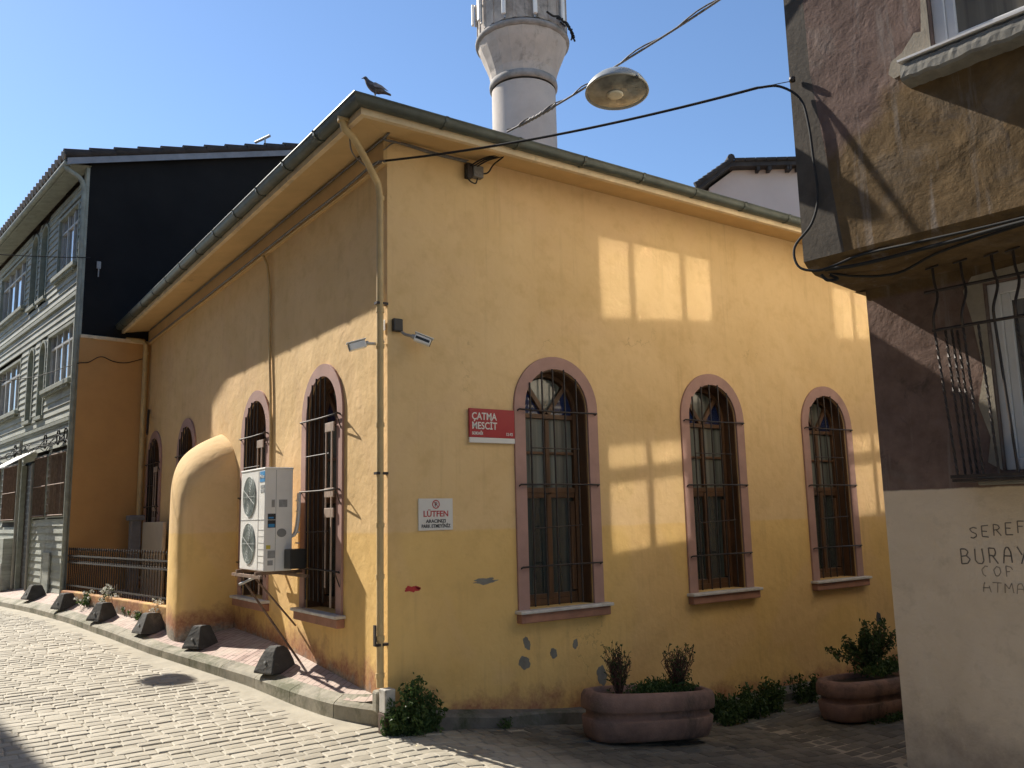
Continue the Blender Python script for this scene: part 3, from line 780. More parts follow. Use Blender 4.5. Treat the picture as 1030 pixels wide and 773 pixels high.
    br.box(-.19, -.165, -.42, .42, -.062, -.034); br.box(.18, .205, -.60, .42, -.062, -.034)
    br.build('bracket', M['rust'], t)
    def strut(a, b, r=.012, m='rust'):
        s_ = MB(); s_.tube([Vector(a), Vector(b)], r, 8); s_.build('strut', M[m], t)
    W = Vector((-.285, 2.045, 1.14))
    strut((-.17, .26, -.04), Vector((-.03, 1.70, .265)) - W, .011)
    strut((-.15, -.10, -.04), Vector((-.01, 1.93, .60)) - W, .0095)
    strut((-.17, .22, -.14), (-.10, -.16, -.04), .014, 'steel')
    return t
ac_unit()

def front(x, y, z): return Matrix.Translation((x, y, z)) @ Matrix.Rotation(PI / 2, 4, 'X')

t = empty('street_sign', (1.005, -.0, 2.38), label='red street name sign with white lettering beside the first arched window', cat='sign')
b = MB(); b.box(-.238, .238, -.032, -.012, -.103, .15); b.build('plate', M['signred'], t, bevel=.004)
b = MB(); b.box(-.238, .238, -.032, -.012, -.15, -.1035); b.build('strip', M['signwhite'], t, bevel=.003)
b = MB(); b.box(-.2, -.18, -.012, .002, -.1, .1); b.box(.18, .2, -.012, -.0, -.1, .1); b.build('mount', M['iron'], t)
for s_, z, sz, x in (('ÇATMA', .052, .088, -.215), ('MESCİT', -.03, .088, -.215), ('SOKAĞI', -.080, .036, -.213)):
    text_mesh(s_, sz, M['signwhite'], t, front(x, -.0335, z), align='LEFT', sx=.86, bold=.0012)
text_mesh('12-92', .036, M['signwhite'], t, front(.215, -.0335, -.080), align='RIGHT', sx=.9, bold=.0008)

t = empty('parking_sign', (.437, 0, 1.625), label='small white no-parking notice with red and black lettering on yellow wall', cat='sign')
b = MB(); b.box(-.163, .163, -.014, -.0015, -.130, .130); b.build('plate', M['signwhite'], t, bevel=.003)
text_mesh('LÜTFEN', .068, M['inkred'], t, front(0, -.0152, -.018), sx=1.0, bold=.001)
text_mesh('ARACINIZI', .039, M['inkblack'], t, front(0, -.0152, -.068), sx=1.0, bold=.0008)
text_mesh('PARK ETMEYİNİZ', .039, M['inkblack'], t, front(0, -.0152, -.108), sx=.88, bold=.0008)
b = MB()
b.add([(.036 * math.cos(2 * PI * k / 28) * f, -.0155, .082 + .036 * math.sin(2 * PI * k / 28) * f) for f in (1, .78) for k in range(28)], [(k, (k + 1) % 28, 28 + (k + 1) % 28, 28 + k) for k in range(28)])
b.build('emblem_ring', M['inkred'], t)
text_mesh('P', .05, M['inkblack'], t, front(0, -.0152, .064))
b = MB(); b.add([(-.024, -.0172, .104), (-.020, -.0172, .108), (.024, -.0172, .060), (.020, -.0172, .056)], [(0, 1, 2, 3)]); b.build('emblem_slash', M['inkred'], t)

def cctv(loc, rz, label, mountdir, pitch):
    t = empty('security_camera', loc, label=label, cat='security camera')
    m = MB(); R = Matrix.Rotation(rz, 4, 'Z') @ Matrix.Rotation(pitch, 4, 'Y')
    m.box(.06, .20, -.032, .032, -.03, .03, M=R); m.build('housing', M['white'], t, bevel=.008)
    m = MB(); m.box(.05, .215, -.038, .038, .034, .042, M=R); m.build('sunshade', M['white'], t, bevel=.003)
    m = MB(); m.box(.201, .206, -.026, .026, -.025, .026, M=R); m.box(.07, .19, -.0345, -.0325, -.01, .012, M=R); m.build('lens', M['blackplastic'], t)
    m = MB(); a = R @ Vector((.06, 0, 0)); md_ = Vector(mountdir)
    m.tube([md_, md_ * .5 + a * .2 + Vector((0, 0, -.015)), a], .013, 8); m.tube([a * .6, a], .02, 8); m.build('arm', M['steel'], t)
    return t, m
c1, _ = cctv((.135, -.10, 3.10), -.45, 'white security camera with black junction box on the shaded front wall', (-.03, .09, .05), .38)
m = MB(); m.box(-.10, -.01, .055, .096, .03, .14); m.build('junction_box', M['blackplastic'], c1, bevel=.01)
c2, _ = cctv((-.11, .045, 3.04), PI - .35, 'white security camera looking up the sunny street from the corner pipe', (.10, .0, .01), .30)
m = MB(); m.box(.092, .1005, -.03, .03, .10, .19); m.build('junction_box', M['white'], c2, bevel=.003)

t = empty('junction_box', (.84, 0, 4.70), label='small grey junction box with looped cables under the eaves', cat='junction box')
m = MB(); m.box(-.01, .10, -.07, -.002, -.06, .05); m.build('box', M['cablegrey'], t, bevel=.008)
m = MB(); m.box(-.07, -.012, -.06, -.002, -.08, .06); m.build('bracket', M['iron'], t, bevel=.006)
m = MB()
for k, (dx, dz) in enumerate(((0, 0), (.03, -.005), (.06, -.01))):
    m.tube(curve([(-.04 + dx, -.05, .03), (.02 + dx, -.16, .07), (.08 + dx, -.30, .075), (.09 + dx * .6, -.43, .08), (.085, -.5, .15)], 6), .007, 6)
m.tube(curve([(-.06, -.04, .03), (-.09, -.06, -.04), (-.05, -.06, -.11), (.02, -.05, -.12), (.05, -.04, -.06)], 6), .007, 6)
m.tube(curve([(.1, -.04, -.01), (.14, -.08, .0), (.15, -.16, .05), (.15, -.32, .07), (.10, -.46, .1)], 6), .007, 6)
m.build('cable_loop', M['cable'], t)

# pigeon on the gutter corner
def pigeon():
    t = tag(None or MB().add([], []).build('pigeon', M['feather']), 'grey pigeon perched on the gutter at the roof corner', 'bird')
    return t
me = bpy.data.meshes.new('pigeon')
verts = [(0, 0, 0), (-.055, 0, .03), (-.085, 0, .065), (-.098, 0, .098), (-.128, 0, .094), (.06, 0, -.022), (.12, 0, -.045), (.165, 0, -.062)]
rad = [(.046, .044), (.043, .041), (.026, .025), (.021, .021), (.003, .003), (.034, .028), (.022, .009), (.019, .006)]
legs = [(-.005, .018, -.05), (-.008, .02, -.085), (-.03, .022, -.088), (-.005, -.018, -.05), (-.008, -.02, -.085), (-.03, -.022, -.088)]
verts += legs; rad += [(.007, .007), (.004, .004), (.003, .003)] * 2
me.from_pydata(verts, [(0, 1), (1, 2), (2, 3), (3, 4), (0, 5), (5, 6), (6, 7), (0, 8), (8, 9), (9, 10), (0, 11), (11, 12), (12, 13)], [])
po = bpy.data.objects.new('pigeon', me); COL.objects.link(po); me.materials.append(M['feather'])
md = po.modifiers.new('skin', 'SKIN'); md.use_smooth_shade = True
for v, r in zip(me.skin_vertices[0].data, rad): v.radius = r
me.skin_vertices[0].data[0].use_root = True
md = po.modifiers.new('sub', 'SUBSURF'); md.levels = 2; md.render_levels = 2
tag(po, 'grey pigeon perched on the gutter at the roof corner', 'bird')
po.location = (-.355, -.50, 4.853 + .100); po.rotation_euler = (0, -.05, -.45); po.scale = (.74, .86, .92)
wg = MB()
for sy in (-1, 1):
    wg.add([(-.04, sy * .046, .02), (.0, sy * .05, .03), (.07, sy * .036, .006), (.135, sy * .014, -.034), (.06, sy * .043, -.018), (-.01, sy * .052, -.012)], [(0, 1, 2, 3, 4, 5)])
wg.build('wing', simple('wing_grey', (.22, .21, .22), .6, .3, 40, 0), po).modifiers.new('s', 'SOLIDIFY').thickness = .006
bk_ = MB(); bk_.tube([(-.114, 0, .096), (-.142, 0, .088)], [.007, .001], 6); bk_.build('beak', M['blackplastic'], po)
st = MB()
for k in range(7):
    a = random.uniform(-.05, .1); st.tube([(-.45 + a, -.46, 4.853), (-.42 + a + random.uniform(-.03, .05), -.49, 4.862), (-.36 + a, -.50, 4.855)], .008, 5)
tag(st.build('debris', M['twig']), 'small heap of nest twigs under the pigeon on the gutter', 'nest')

# ------------------------------------------------------------------ minaret
M['corbel'] = simple('corbel_render', (.45, .39, .335), .9, .18, 1.8, .4, 12, dirt=((.20, .18, .155), .50))
t = empty('minaret', (7.15, 7.7, 0), label='round pale minaret with flared balcony rising behind the yellow roof', cat='minaret')
m = MB(); m.lathe([(.70, 3.5), (.69, 10.62)], n=48); m.build('shaft', M['minaret'], t)
m = MB(); m.lathe([(.69, 10.66), (.735, 10.68), (.74, 10.75), (.73, 10.82), (.69, 10.84)], n=48); m.build('lower_ring', M['minaretdark'], t)
m = MB(); m.lathe([(.70, 10.82), (.735, 11.0), (.83, 11.27), (.93, 11.51), (.975, 11.66)], n=20, smooth=False); m.build('corbel', M['corbel'], t)
m = MB(); m.lathe([(.965, 11.665), (1.02, 11.69), (1.03, 11.74), (1.02, 11.78), (.985, 11.80), (.6, 11.85)], n=48); m.build('balcony_ring', M['minaretdark'], t)
m = MB(); m.lathe([(.975, 11.83), (.975, 12.75), (.89, 12.75), (.89, 11.84)], n=24, smooth=False); m.build('parapet', M['corbel'], t)
m = MB()
for k in range(24):
    a = 2 * PI * k / 24; m.box(.955, .990, -.03, .03, 11.83, 12.77, M=Matrix.Rotation(a, 4, 'Z'))
m.build('parapet_rib', M['corbel'], t)
m = MB(); m.lathe([(.55, 12.05), (.55, 15.2), (.62, 15.3), (.05, 17.6), (.02, 18.3)], n=32); m.build('upper_shaft', M['minaret'], t)
ants = []
cdir = math.atan2(-6.236 - 7.7, -3.138 - 7.15)
for i, a in enumerate((-1.42, -1.0, -.35, .27, .95)):
    aa = cdir + a
    p = Vector((7.15 + 1.045 * math.cos(aa), 7.7 + 1.045 * math.sin(aa), 12.0 + (.22, .16, .03, .0, .05)[i]))
    if i == 0:
        an = empty('antenna_panel', p, aa, cat='antenna', group='antennas round the minaret balcony')
        q_ = MB(); q_.box(.0, .06, -.045, .045, -.15, 1.0); q_.build('radome', M['white'], an, bevel=.02)
        q_ = MB(); q_.tube([(-.03, 0, -.2), (-.03, 0, 1.0)], .022, 8); q_.box(-.12, 0, -.015, .015, .2, .24); q_.box(-.12, 0, -.015, .015, .8, .84); q_.build('pole', M['steel'], an)
        ants.append(an)
    else:
        c = copy_tree(ants[0]); c.location = p; c.rotation_euler = (0, 0, aa); ants.append(c)
ants[0].scale = (1, 1, .42)
for o, l in zip(ants, ('white antenna panel at the far left edge of the minaret balcony', 'white antenna panel second from the left on the minaret balcony', 'thin antenna panel just left of the middle of the minaret balcony', 'thin antenna panel just right of the middle of the minaret balcony', 'antenna panel at the right edge of the minaret balcony')): o['label'] = l
m = MB()
for k in range(12):
    a = cdir + .75 + k * .06; r = 1.07
    m.tube([(7.15 + r * math.cos(a), 7.7 + r * math.sin(a), 11.90 + random.uniform(-.06, .06)), (7.15 + (r + .08) * math.cos(a + .05), 7.7 + (r + .08) * math.sin(a + .05), 11.82 + random.uniform(-.10, .10))], .02, 6)
m.tube(curve([(7.15 + 1.09 * math.cos(cdir + .5 + k * .15), 7.7 + 1.09 * math.sin(cdir + .5 + k * .15), 11.93 - .05 * (k % 2)) for k in range(9)], 4), .022, 6)
tag(m.build('cable_bundle', M['cable']), 'tangle of black cables at the right side of the minaret balcony', 'cable')

# ------------------------------------------------------------------ wooden house on the left
house = empty('wooden_house', h0, HROT, label='old three-storey wooden house with grey-green boards and black gable wall', cat='house')
# local x: towards the viewer along the facade (corner at x=0, house at x<0); local -y outward
HZ = 7.42; HL = -14.0
m = MB(); z = .2; k = 0
wins = [(-1.75, -.42, 5.95, 7.05), (-6.6, -4.15, 5.95, 7.05), (-10.2, -8.4, 5.95, 7.05), (-2.05, -.33, 3.97, 4.97), (-6.2, -4.1, 3.85, 4.9), (-10.2, -8.2, 3.9, 4.95)]
arch = [(-3.02, -2.45, 5.8, 7.25), (-3.78, -3.2, 5.8, 7.25), (-2.62, -2.12, 3.55, 4.95), (-3.5, -2.98, 3.55, 4.95)]
gwin = [(-1.34, -.30, 1.74, 2.82), (-2.35, -1.50, 1.74, 2.82), (-4.9, -3.75, 1.70, 2.80), (-6.4, -5.2, 1.7, 2.8)]
door = (-3.25, -2.52, .35, 2.72)
holes = wins + arch + gwin + [door]
def segs(z0, z1):
    cuts = sorted([(a, b) for (a, b, c, d) in holes if c < z1 - .01 and d > z0 + .01])
    x = HL; out = []
    for a, b in cuts:
        if a > x: out.append((x, a))
        x = max(x, b)
    if x < -.09: out.append((x, -.09))
    return out
zs = sorted(set([round(.2 + .117 * i, 4) for i in range(63)]))
for z0, z1 in zip(zs, zs[1:]):
    if z1 > HZ: break
    for a, b in segs(z0, z1):
        m.add([(a, -.028, z0), (b, -.028, z0), (b, -.008, z1 - .002), (a, -.008, z1 - .002), (a, .0, z0), (b, .0, z0)], [(0, 1, 2, 3), (0, 4, 5, 1)])
m.build('board_wall', M['siding'], house)
m = MB(); m.box(HL, -.001, .12, .3, .0, HZ + .1)
for a, b, c, d in holes:       # reveals
    pass
m.build('backing', M['shutter'], house)
m = MB()
m.box(-.10, .02, -.055, .0, .2, HZ + .05)                 # corner board
m.box(HL, -.1, -.05, .0, 5.35, 5.42); m.box(HL, -.1, -.045, .0, 3.28, 3.34)
m.build('corner_board', M['trim'], house, bevel=.005)
M['sash'] = simple('dull_white_sash', (.42, .41, .385), .6, .15, 8, .1, 40)
def housewin(a, b, c, d, nl, top=True):
    m = MB(); w_ = .055
    m.box(a, a + w_, -.03, .10, c, d); m.box(b - w_, b, -.03, .10, c, d); m.box(a + w_, b - w_, -.028, .10, d - w_, d); m.box(a + w_, b - w_, -.028, .10, c, c + w_)
    o = m.build('window', M['trim'], house, bevel=.004)
    m = MB(); n = nl
    for k in range(1, n): x = lerp(a + w_, b - w_, k / n); m.box(x - .022, x + .022, .02, .06, c + w_, d - w_)
    if top: zt = lerp(c, d, .72); m.box(a + w_, b - w_, .022, .058, zt - .02, zt + .02)
    m.box(a + w_, a + w_ + .03, .022, .06, c + w_, d - w_); m.box(b - w_ - .03, b - w_, .022, .06, c + w_, d - w_)
    m.build('sash', M['sash'] if top else M['trim'], o)
    m = MB(); m.box(a + w_, b - w_, .055, .062, c + w_, d - w_); m.build('glass', M['glasshouse'] if top else M['shutter'], o)
    if top:
        m = MB(); m.box(a - .06, b + .06, -.10, -.029, c - .07, c); 
        for k in range(int((b - a) / .12)): m.box(a + k * .12, a + k * .12 + .08, -.075, -.029, c - .12, c - .07)
        m.build('sill', M['trim'], o, bevel=.004)
M['glasshouse'] = m_glass('house_glass', (.20, .20, .20), .04, 7)
for i, (a, b, c, d) in enumerate(wins): housewin(a, b, c, d, 4 if b - a > 1.5 else 3)
for a, b, c, d in arch:
    m = MB(); w_ = .05; uc = (a + b) / 2; r = (b - a) / 2; zsn = d - r
    pts = [(a, c), (a, zsn)] + [(uc - r * math.cos(PI * k / 12), zsn + r * math.sin(PI * k / 12)) for k in range(1, 12)] + [(b, zsn), (b, c)]
    inn = [(a + w_, c), (a + w_, zsn)] + [(uc - (r - w_) * math.cos(PI * k / 12), zsn + (r - w_) * math.sin(PI * k / 12)) for k in range(1, 12)] + [(b - w_, zsn), (b - w_, c)]
    for i in range(len(pts) - 1):
        A = [(*pts[i],), (*pts[i + 1],), (*inn[i + 1],), (*inn[i],)]
        m.add([(u, -.035, v) for u, v in A] + [(u, .08, v) for u, v in A], [(0, 1, 2, 3), (3, 2, 6, 7), (0, 4, 5, 1)])
    # spandrels up to the square head
    for i in range(1, len(pts) - 2):
        (u0, v0), (u1, v1) = pts[i], pts[i + 1]
        m.add([(u0, -.012, v0), (u1, -.012, v1), (u1, -.012, d + .001), (u0, -.012, d + .001)], [(0, 1, 2, 3)])
    m.box(a - .02, b + .02, -.07, -.013, c - .06, c)
    o = m.build('arched_panel', M['trim'], house)
    m = MB(); m.box(a + .01, b - .01, .05, .06, c, d - .01); m.build('panel', M['panelgreen'], o)
for a, b, c, d in gwin:
    housewin(a, b, c, d, 2, False)
    o = [x for x in bpy.data.objects if x.name.startswith('window') and x.parent == house][-1]
for a, b, c, d in gwin:
    gl_ = MB()
    n_b = int((b - a) / .075)
    for k in range(n_b + 1):
        x = lerp(a + .03, b - .03, k / n_b); gl_.tube([(x, -.05, c + .02), (x, -.05, d - .02)], .007, 6)
    for z in (c + .04, lerp(c, d, .5), d - .04): gl_.tube([(a, -.052, z), (b, -.052, z)], .01, 6)
    gl_.build('grille', M['rust'], house)

m = MB(); m.box(door[0], door[1], .02, .06, door[2], door[3]); dr = m.build('door', simple('dark_door', (.035, .028, .022), .6, .3, 5, .2, 30), house)
m = MB()
for z in [.75 + .12 * k for k in range(15)]: m.box(door[0] + .02, door[1] - .02, .01, .018, z, z + .03)
m.build('slat', M['iron'], dr)
m = MB(); m.box(door[0] - .06, door[0], -.06, .08, .3, door[3]); m.box(door[1], door[1] + .06, -.06, .08, .3, door[3]); m.build('door_frame', M['trim'], dr)
cp = MB(); A = [(-3.5, -.50, 2.66), (-2.42, -.50, 2.66), (-2.42, -.03, 2.95), (-3.5, -.03, 2.95)]
cp.add(A + [(x, y, z - .02) for x, y, z in A], [(0, 1, 2, 3), (7, 6, 5, 4), (0, 4, 5, 1), (1, 5, 6, 2), (3, 7, 4, 0)])
cp.build('canopy', M['white'], house)
m = MB(); m.box(-1.42, -1.02, -.05, -.029, .5, 1.14); m.box(-1.02, -.98, -.055, -.029, .48, 1.18); m.box(-1.46, -1.42, -.055, -.029, .48, 1.18); m.box(-1.42, -1.02, -.055, -.029, 1.14, 1.18); m.build('hatch', M['siding'], house)
m = MB(); m.box(-4.3, -3.62, -.22, -.03, .45, 1.4); m.box(-4.28, -3.64, -.23, -.22, .5, .95); m.build('meter_cabinet', M['siding'], house, bevel=.01)
m = MB(); m.tube([(-2.38, -.07, .5), (-2.38, -.07, 2.7)], .022, 8); m.tube([(-3.42, -.07, .5), (-3.42, -.07, 3.2)], .03, 8); m.build('drain_pipe', M['pipefar'], house)
# tangle of cables above the ground floor
m = MB()
for k in range(5):
    pts = [(x, -.06 - random.uniform(0, .06), 2.98 + .05 * math.sin(x * 2 + k) + random.uniform(-.07, .07)) for x in [-7 + i * .45 for i in range(16)]]
    m.tube(curve(pts, 4), .007, 6)
for cx in (-.75, -1.6, -.3, -3.9):
    m.tube([(cx + .09 * math.cos(2 * PI * j / 16) , -.07, 3.04 + .12 * math.sin(2 * PI * j / 16)) for j in range(17)], .012, 6)
m.tube(curve([(-.6, -.07, 3.0), (-.2, -.07, 2.95), (-.03, -.07, 2.7), (-.05, -.07, 1.9), (-.02, -.07, .9)], 5), .018, 6)
m.tube(curve([(-.02, -.06, 1.0), (.0, -.065, 2.4), (-.01, -.065, 4.0), (.0, -.065, 7.1)], 6), .014, 6)
hc = m.build('cable_tangle', M['cable']); hc.location = h0; hc.rotation_euler = (0, 0, HROT)
tag(hc, 'tangle of black cables across the wooden house above its ground floor windows', 'cable')
# gable side: black sheeting; local +y goes away from the street
m = MB(); x1 = .0; GD = 8.0
def ztop(t): return 7.60 + (.31 * min(t, 4.0) - .31 * max(0, t - 4.0))
pts = [(0.0, 4.58)] + [(t_, ztop(t_)) for t_ in (0, 1, 2, 3, 4, 5, 6, 7, 8)] + [(8, 4.58)]
m.prism(pts, lambda u, v, w_: (w_, u, v), -.1, .012)
m.box(-.1, .004, 1.2, 8, .2, 4.58)
m.build('gable_wall', M['tar'], house)
m = MB(); m.box(.0, .05, -.02, 1.05, 4.58, 4.64); m.build('ledge', M['fascia'], house, bevel=.01)
# back walls
m = MB(); m.box(HL, -.1, 7.9, 8.0, .2, 7.4); m.box(HL, HL + .1, .1, 8.0, .2, 7.4); m.build('rear_wall', M['stucco'], house)
# soffit, gutter, tiled roof
m = MB(); m.add([(HL - .2, -.31, 7.42), (.10, -.31, 7.42), (.10, .0, 7.46), (HL - .2, .0, 7.46)], [(0, 1, 2, 3)]); m.box(HL - .2, .10, -.335, -.31, 7.38, 7.50)
m.build('soffit', M['trim'], house)
m = MB(); m.tube([(HL, -.375, 7.45), (.12, -.375, 7.42)], .05, 10); m.tube(curve([(.04, -.375, 7.40), (.06, -.34, 7.32), (.06, -.16, 7.22), (.03, -.085, 7.08), (.03, -.08, 6.9)], 5) + [(.03, -.08, .5)], .038, 8)
m.build('gutter', M['trim'], house)
m = MB(); sl = .31
def roofz(t): return 7.53 + sl * (min(t, 4) + .38) - sl * max(0, t - 4)
m.add([(HL - .3, -.40, roofz(-.40) - .02), (.14, -.40, roofz(-.40) - .02), (.14, 4, roofz(4)), (HL - .3, 4, roofz(4)), (.14, 8.5, roofz(8.5)), (HL - .3, 8.5, roofz(8.5))], [(0, 1, 2, 3), (3, 2, 4, 5)])
m.add([(.14, t_, roofz(t_) - .10) for t_ in (-.4, 4, 8.5)] + [(.14, t_, roofz(t_) + .0) for t_ in (-.4, 4, 8.5)], [(0, 1, 4, 3), (1, 2, 5, 4)])
m.build('roof', M['darktile'], house)
m = MB()
x = HL - .2
while x < .12:      # barrel tiles at the eave, and down the verge
    m.tube([(x, -.44, roofz(-.44) + .015), (x, .6, roofz(.6) + .015)], .075, 8, 1); x += .21
t_ = -.42
while t_ < 8.3:
    d_ = .40; m.tube([(.11, t_, roofz(t_) + .045), (.11, t_ + d_, roofz(t_ + d_) + .02)], [.085, .07], 8); t_ += .38
m.build('roof_tile', [M['darktile'], simple('pale_eave_tile', (.24, .195, .15), .85, .35, 5, .3, 30)], house)
m = MB(); m.add([(.142, -.38, roofz(-.38) - .15), (.142, 4.0, roofz(4) - .15), (.142, 4.0, roofz(4) - .04), (.142, -.38, roofz(-.38) - .04)], [(0, 1, 2, 3)])
m.add([(.142, 4.0, roofz(4) - .15), (.142, 8.4, roofz(8.4) - .15), (.142, 8.4, roofz(8.4) - .04), (.142, 4.0, roofz(4) - .04)], [(0, 1, 2, 3)])
m.build('verge_flashing', M['lead'] if 'lead' in M else simple('lead_flashing', (.20, .20, .21), .5, .2, 5, .2, 20, metal=.3), house)
an = MB(); ax, ay = -1.2, 3.6
an.tube([(ax, ay, 8.6), (ax, ay, 9.45)], .02, 6); an.tube([(ax - .25, ay - .1, 9.42), (ax + .12, ay + .05, 9.48)], .03, 6); an.tube([(ax, ay - .3, 9.05), (ax, ay + .9, 8.97)], .012, 6)
for k in range(5): an.tube([(ax - .2, ay + .15 + .16 * k, 9.04 - .012 * k), (ax + .2, ay + .15 + .16 * k, 9.04 - .012 * k)], .009, 5)
ao = an.build('television_aerial', M['steel']); ao.location = h0; ao.rotation_euler = (0, 0, HROT)
tag(ao, 'thin television aerial on the ridge of the black-gabled house', 'aerial')
# bracket with insulators on the gable edge
m = MB(); m.box(.01, .05, .17, .23, 5.76, 5.88); m.tube([(.04, .2, 5.62), (.04, .2, 5.78)], .012, 6); m.build('wire_bracket', M['greyplastic'], house)

# ------------------------------------------------------------------ yard: fence, board, post, plants
A = Vector((-.50, 4.50, 0)); B = Vector((-1.08, 8.66, 0)); D = (B - A); FL = D.length; D.normalize()
ang = math.atan2(D.y, D.x)
lw = MB(); R = Matrix.Translation(A) @ Matrix.Rotation(ang, 4, 'Z')
lw.box(0, FL, -.09, .09, .15, .64, M=R)
lo = lw.build('yard_wall', M['plaster'], None, bevel=.015); tag(lo, 'low orange wall under the iron fence beside the pavement', 'wall')
fe = empty('iron_fence', (A.x, A.y, .64), ang, label='dark iron picket fence on the low orange yard wall', cat='fence')
m = MB()
for z in (.06, .40, .50): m.box(0, FL, -.012, .012, z, z + .022)
m.build('rail', M['iron'], fe)
mk = MB(); mk.tube([(0, 0, 0), (0, 0, .58)], .0085, 6); mk.lathe([(.0, .64), (.012, .62), (.014, .605), (.006, .585), (.0085, .57)], n=6)
pk = None; npk = 46
for k in range(npk):
    if k == 0: pk = mk.build('picket', M['iron'], fe); o = pk
    else: o = pk.copy(); COL.objects.link(o)
    o.location = (.03 + (FL - .06) * k / (npk - 1), 0, 0)
m = MB()
for k in range(npk - 1):
    xc = .03 + (FL - .06) * (k + .5) / (npk - 1)
    m.tube([(xc + .03 * math.cos(2 * PI * j / 10), 0, .461 + .03 * math.sin(2 * PI * j / 10)) for j in range(11)], .005, 5, caps=False)
tag(m.build('ring_ornament', M['iron'], fe))
b = MB(); b.box(-.16, -.11, 6.75, 8.05, .35, 1.63); o = b.build('board', M['beige'], None, bevel=.01); tag(o, 'beige board leaning on the wall behind the iron fence', 'board')
b = MB(); b.box(-.32, -.17, 8.06, 8.25, .3, 1.70); b.box(-.36, -.13, 8.02, 8.29, 1.66, 1.74); o = b.build('pillar', M['cloth'], None, bevel=.015); tag(o, 'grey wrapped pillar at the back of the fenced yard', 'pillar')
yd = MB(); yd.add([(-.42, 4.5, .42), (0, 4.5, .42), (0, 8.8, .42), (-1.0, 8.7, .42)], [(0, 1, 2, 3)])
tag(yd.build('yard_floor', M['kerb']), kind='structure')

def leaves(mb, c, r, n, s, up=.3, mi=0, shape=None):
    for _ in range(n):
        while True:
            p = Vector((random.uniform(-1, 1), random.uniform(-1, 1), random.uniform(-1, 1)))
            if p.length < 1: break
        p = Vector((p.x * r[0], p.y * r[1], p.z * r[2])) + Vector(c)
        a = Vector((random.gauss(0, 1), random.gauss(0, 1), random.gauss(0, 1) * .6 + up)).normalized(); b_ = a.orthogonal().normalized()
        b_ = (Matrix.Rotation(random.uniform(0, 6.28), 3, a) @ b_); c_ = a.cross(b_)
        L = s * random.uniform(.6, 1.3); W_ = L * random.uniform(.35, .55)
        mb.add([p - b_ * L * .5, p + c_ * W_ * .5 + a * L * .08, p + b_ * L * .5, p - c_ * W_ * .5 + a * L * .08], [(0, 1, 2), (0, 2, 3)], mi)
def weed(name, base, rad, h, n, s, label, cat, stems=10, leaf='leaf', flowers=0, group=None):
    t = empty(name, base, label=label, cat=cat, group=group)
    st_ = MB(); lf = MB(); fl = MB()
    for k in range(stems):
        a = random.uniform(0, 6.28); rr = random.uniform(.2, 1)
        tip = Vector((rad[0] * rr * math.cos(a), rad[1] * rr * math.sin(a), h * (1 - .55 * rr * rr) * random.uniform(.5, 1)))
        mid_ = Vector((tip.x * .8, tip.y * .8, tip.z * .5))
        st_.tube(curve([(tip.x * .04, tip.y * .04, -.02), mid_, tip], 4), [.004] * 9, 5)
        for j in range(int(n / stems)):
            f = random.uniform(.04, 1); p = Vector((tip.x * .72, tip.y * .72, tip.z * f)) if f < .5 else mid_.lerp(tip, 2 * f - 1)
            leaves(lf, p, (rad[0] * .34, rad[1] * .34, h * .16), 1, s)
        if flowers:
            for j in range(flowers):
                c_ = tip + Vector((random.gauss(0, .025), random.gauss(0, .025), random.gauss(0, .02)))
                leaves(fl, c_, (.02, .02, .014), 8, .032, .8)
    st_.build('stem', M['twig'] if leaf != 'leaf' else M['leaf'], t); lf.build('foliage', M[leaf], t)
    if flowers: fl.build('blossom', M['flower'], t)
    return t
weed('weed', (.16, -.2, ground(.17, -.2)), (.24, .12), .44, 1900, .045, 'dark leafy weed growing at the foot of the corner post', 'weed', 16)
weed('weed', (-.02, -.16, ground(0, -.16)), (.1, .06), .28, 420, .04, 'slim weed between the corner post and the leafy weed', 'weed', 7)
weed('weed', (1.02, -.16, ground(1.0, -.16)), (.1, .04), .12, 60, .035, 'small weed on the plinth between the corner and the first planter', 'weed', 6)
weed('weed', (3.40, -.32, ground(3.42, -.3)), (.36, .18), .34, 1500, .05, 'low weed clump just right of the first planter', 'weed', 12)
weed('weed', (4.02, -.28, ground(3.9, -.3)), (.36, .16), .46, 1700, .05, 'taller weed clump between the two planters', 'weed', 12)
weed('weed', (4.75, -.25, ground(4.5, -.2)), (.2, .12), .38, 700, .045, 'small weed clump at the left end of the second planter', 'weed', 8)
weed('weed', (4.9, -1.18, ground(5, -1.1)), (.5, .07), .10, 700, .035, 'creeping weeds along the foot of the second planter', 'weed', 14)
yfl = [(-1.00, 7.35, .22, 2), (-1.11, 8.10, .14, 0), (-.82, 6.60, .32, 9), (-.70, 5.85, .13, 1), (-.66, 5.35, .14, 1), (-.60, 4.90, .27, 9)]
ylab = ['straggly flowering weed at the left of the low fence wall', 'tiny green weed at the corner board of the wooden house', 'white flowering plant at the middle of the low fence wall', 'small low weed by the fence wall just right of the middle white flowers', 'small low weed by the fence wall next to the white flowers at the buttress', 'white flowering plant against the yellow buttress']
for (x, y, h, f), l in zip(yfl, ylab):
    weed('flowering_plant' if f > 1 else 'weed', (x, y, walk(x, y)), (.14, .19), h, 260, .045, l, 'plant', 10, flowers=f)
# a hanging dark rim of ivy dust is left out

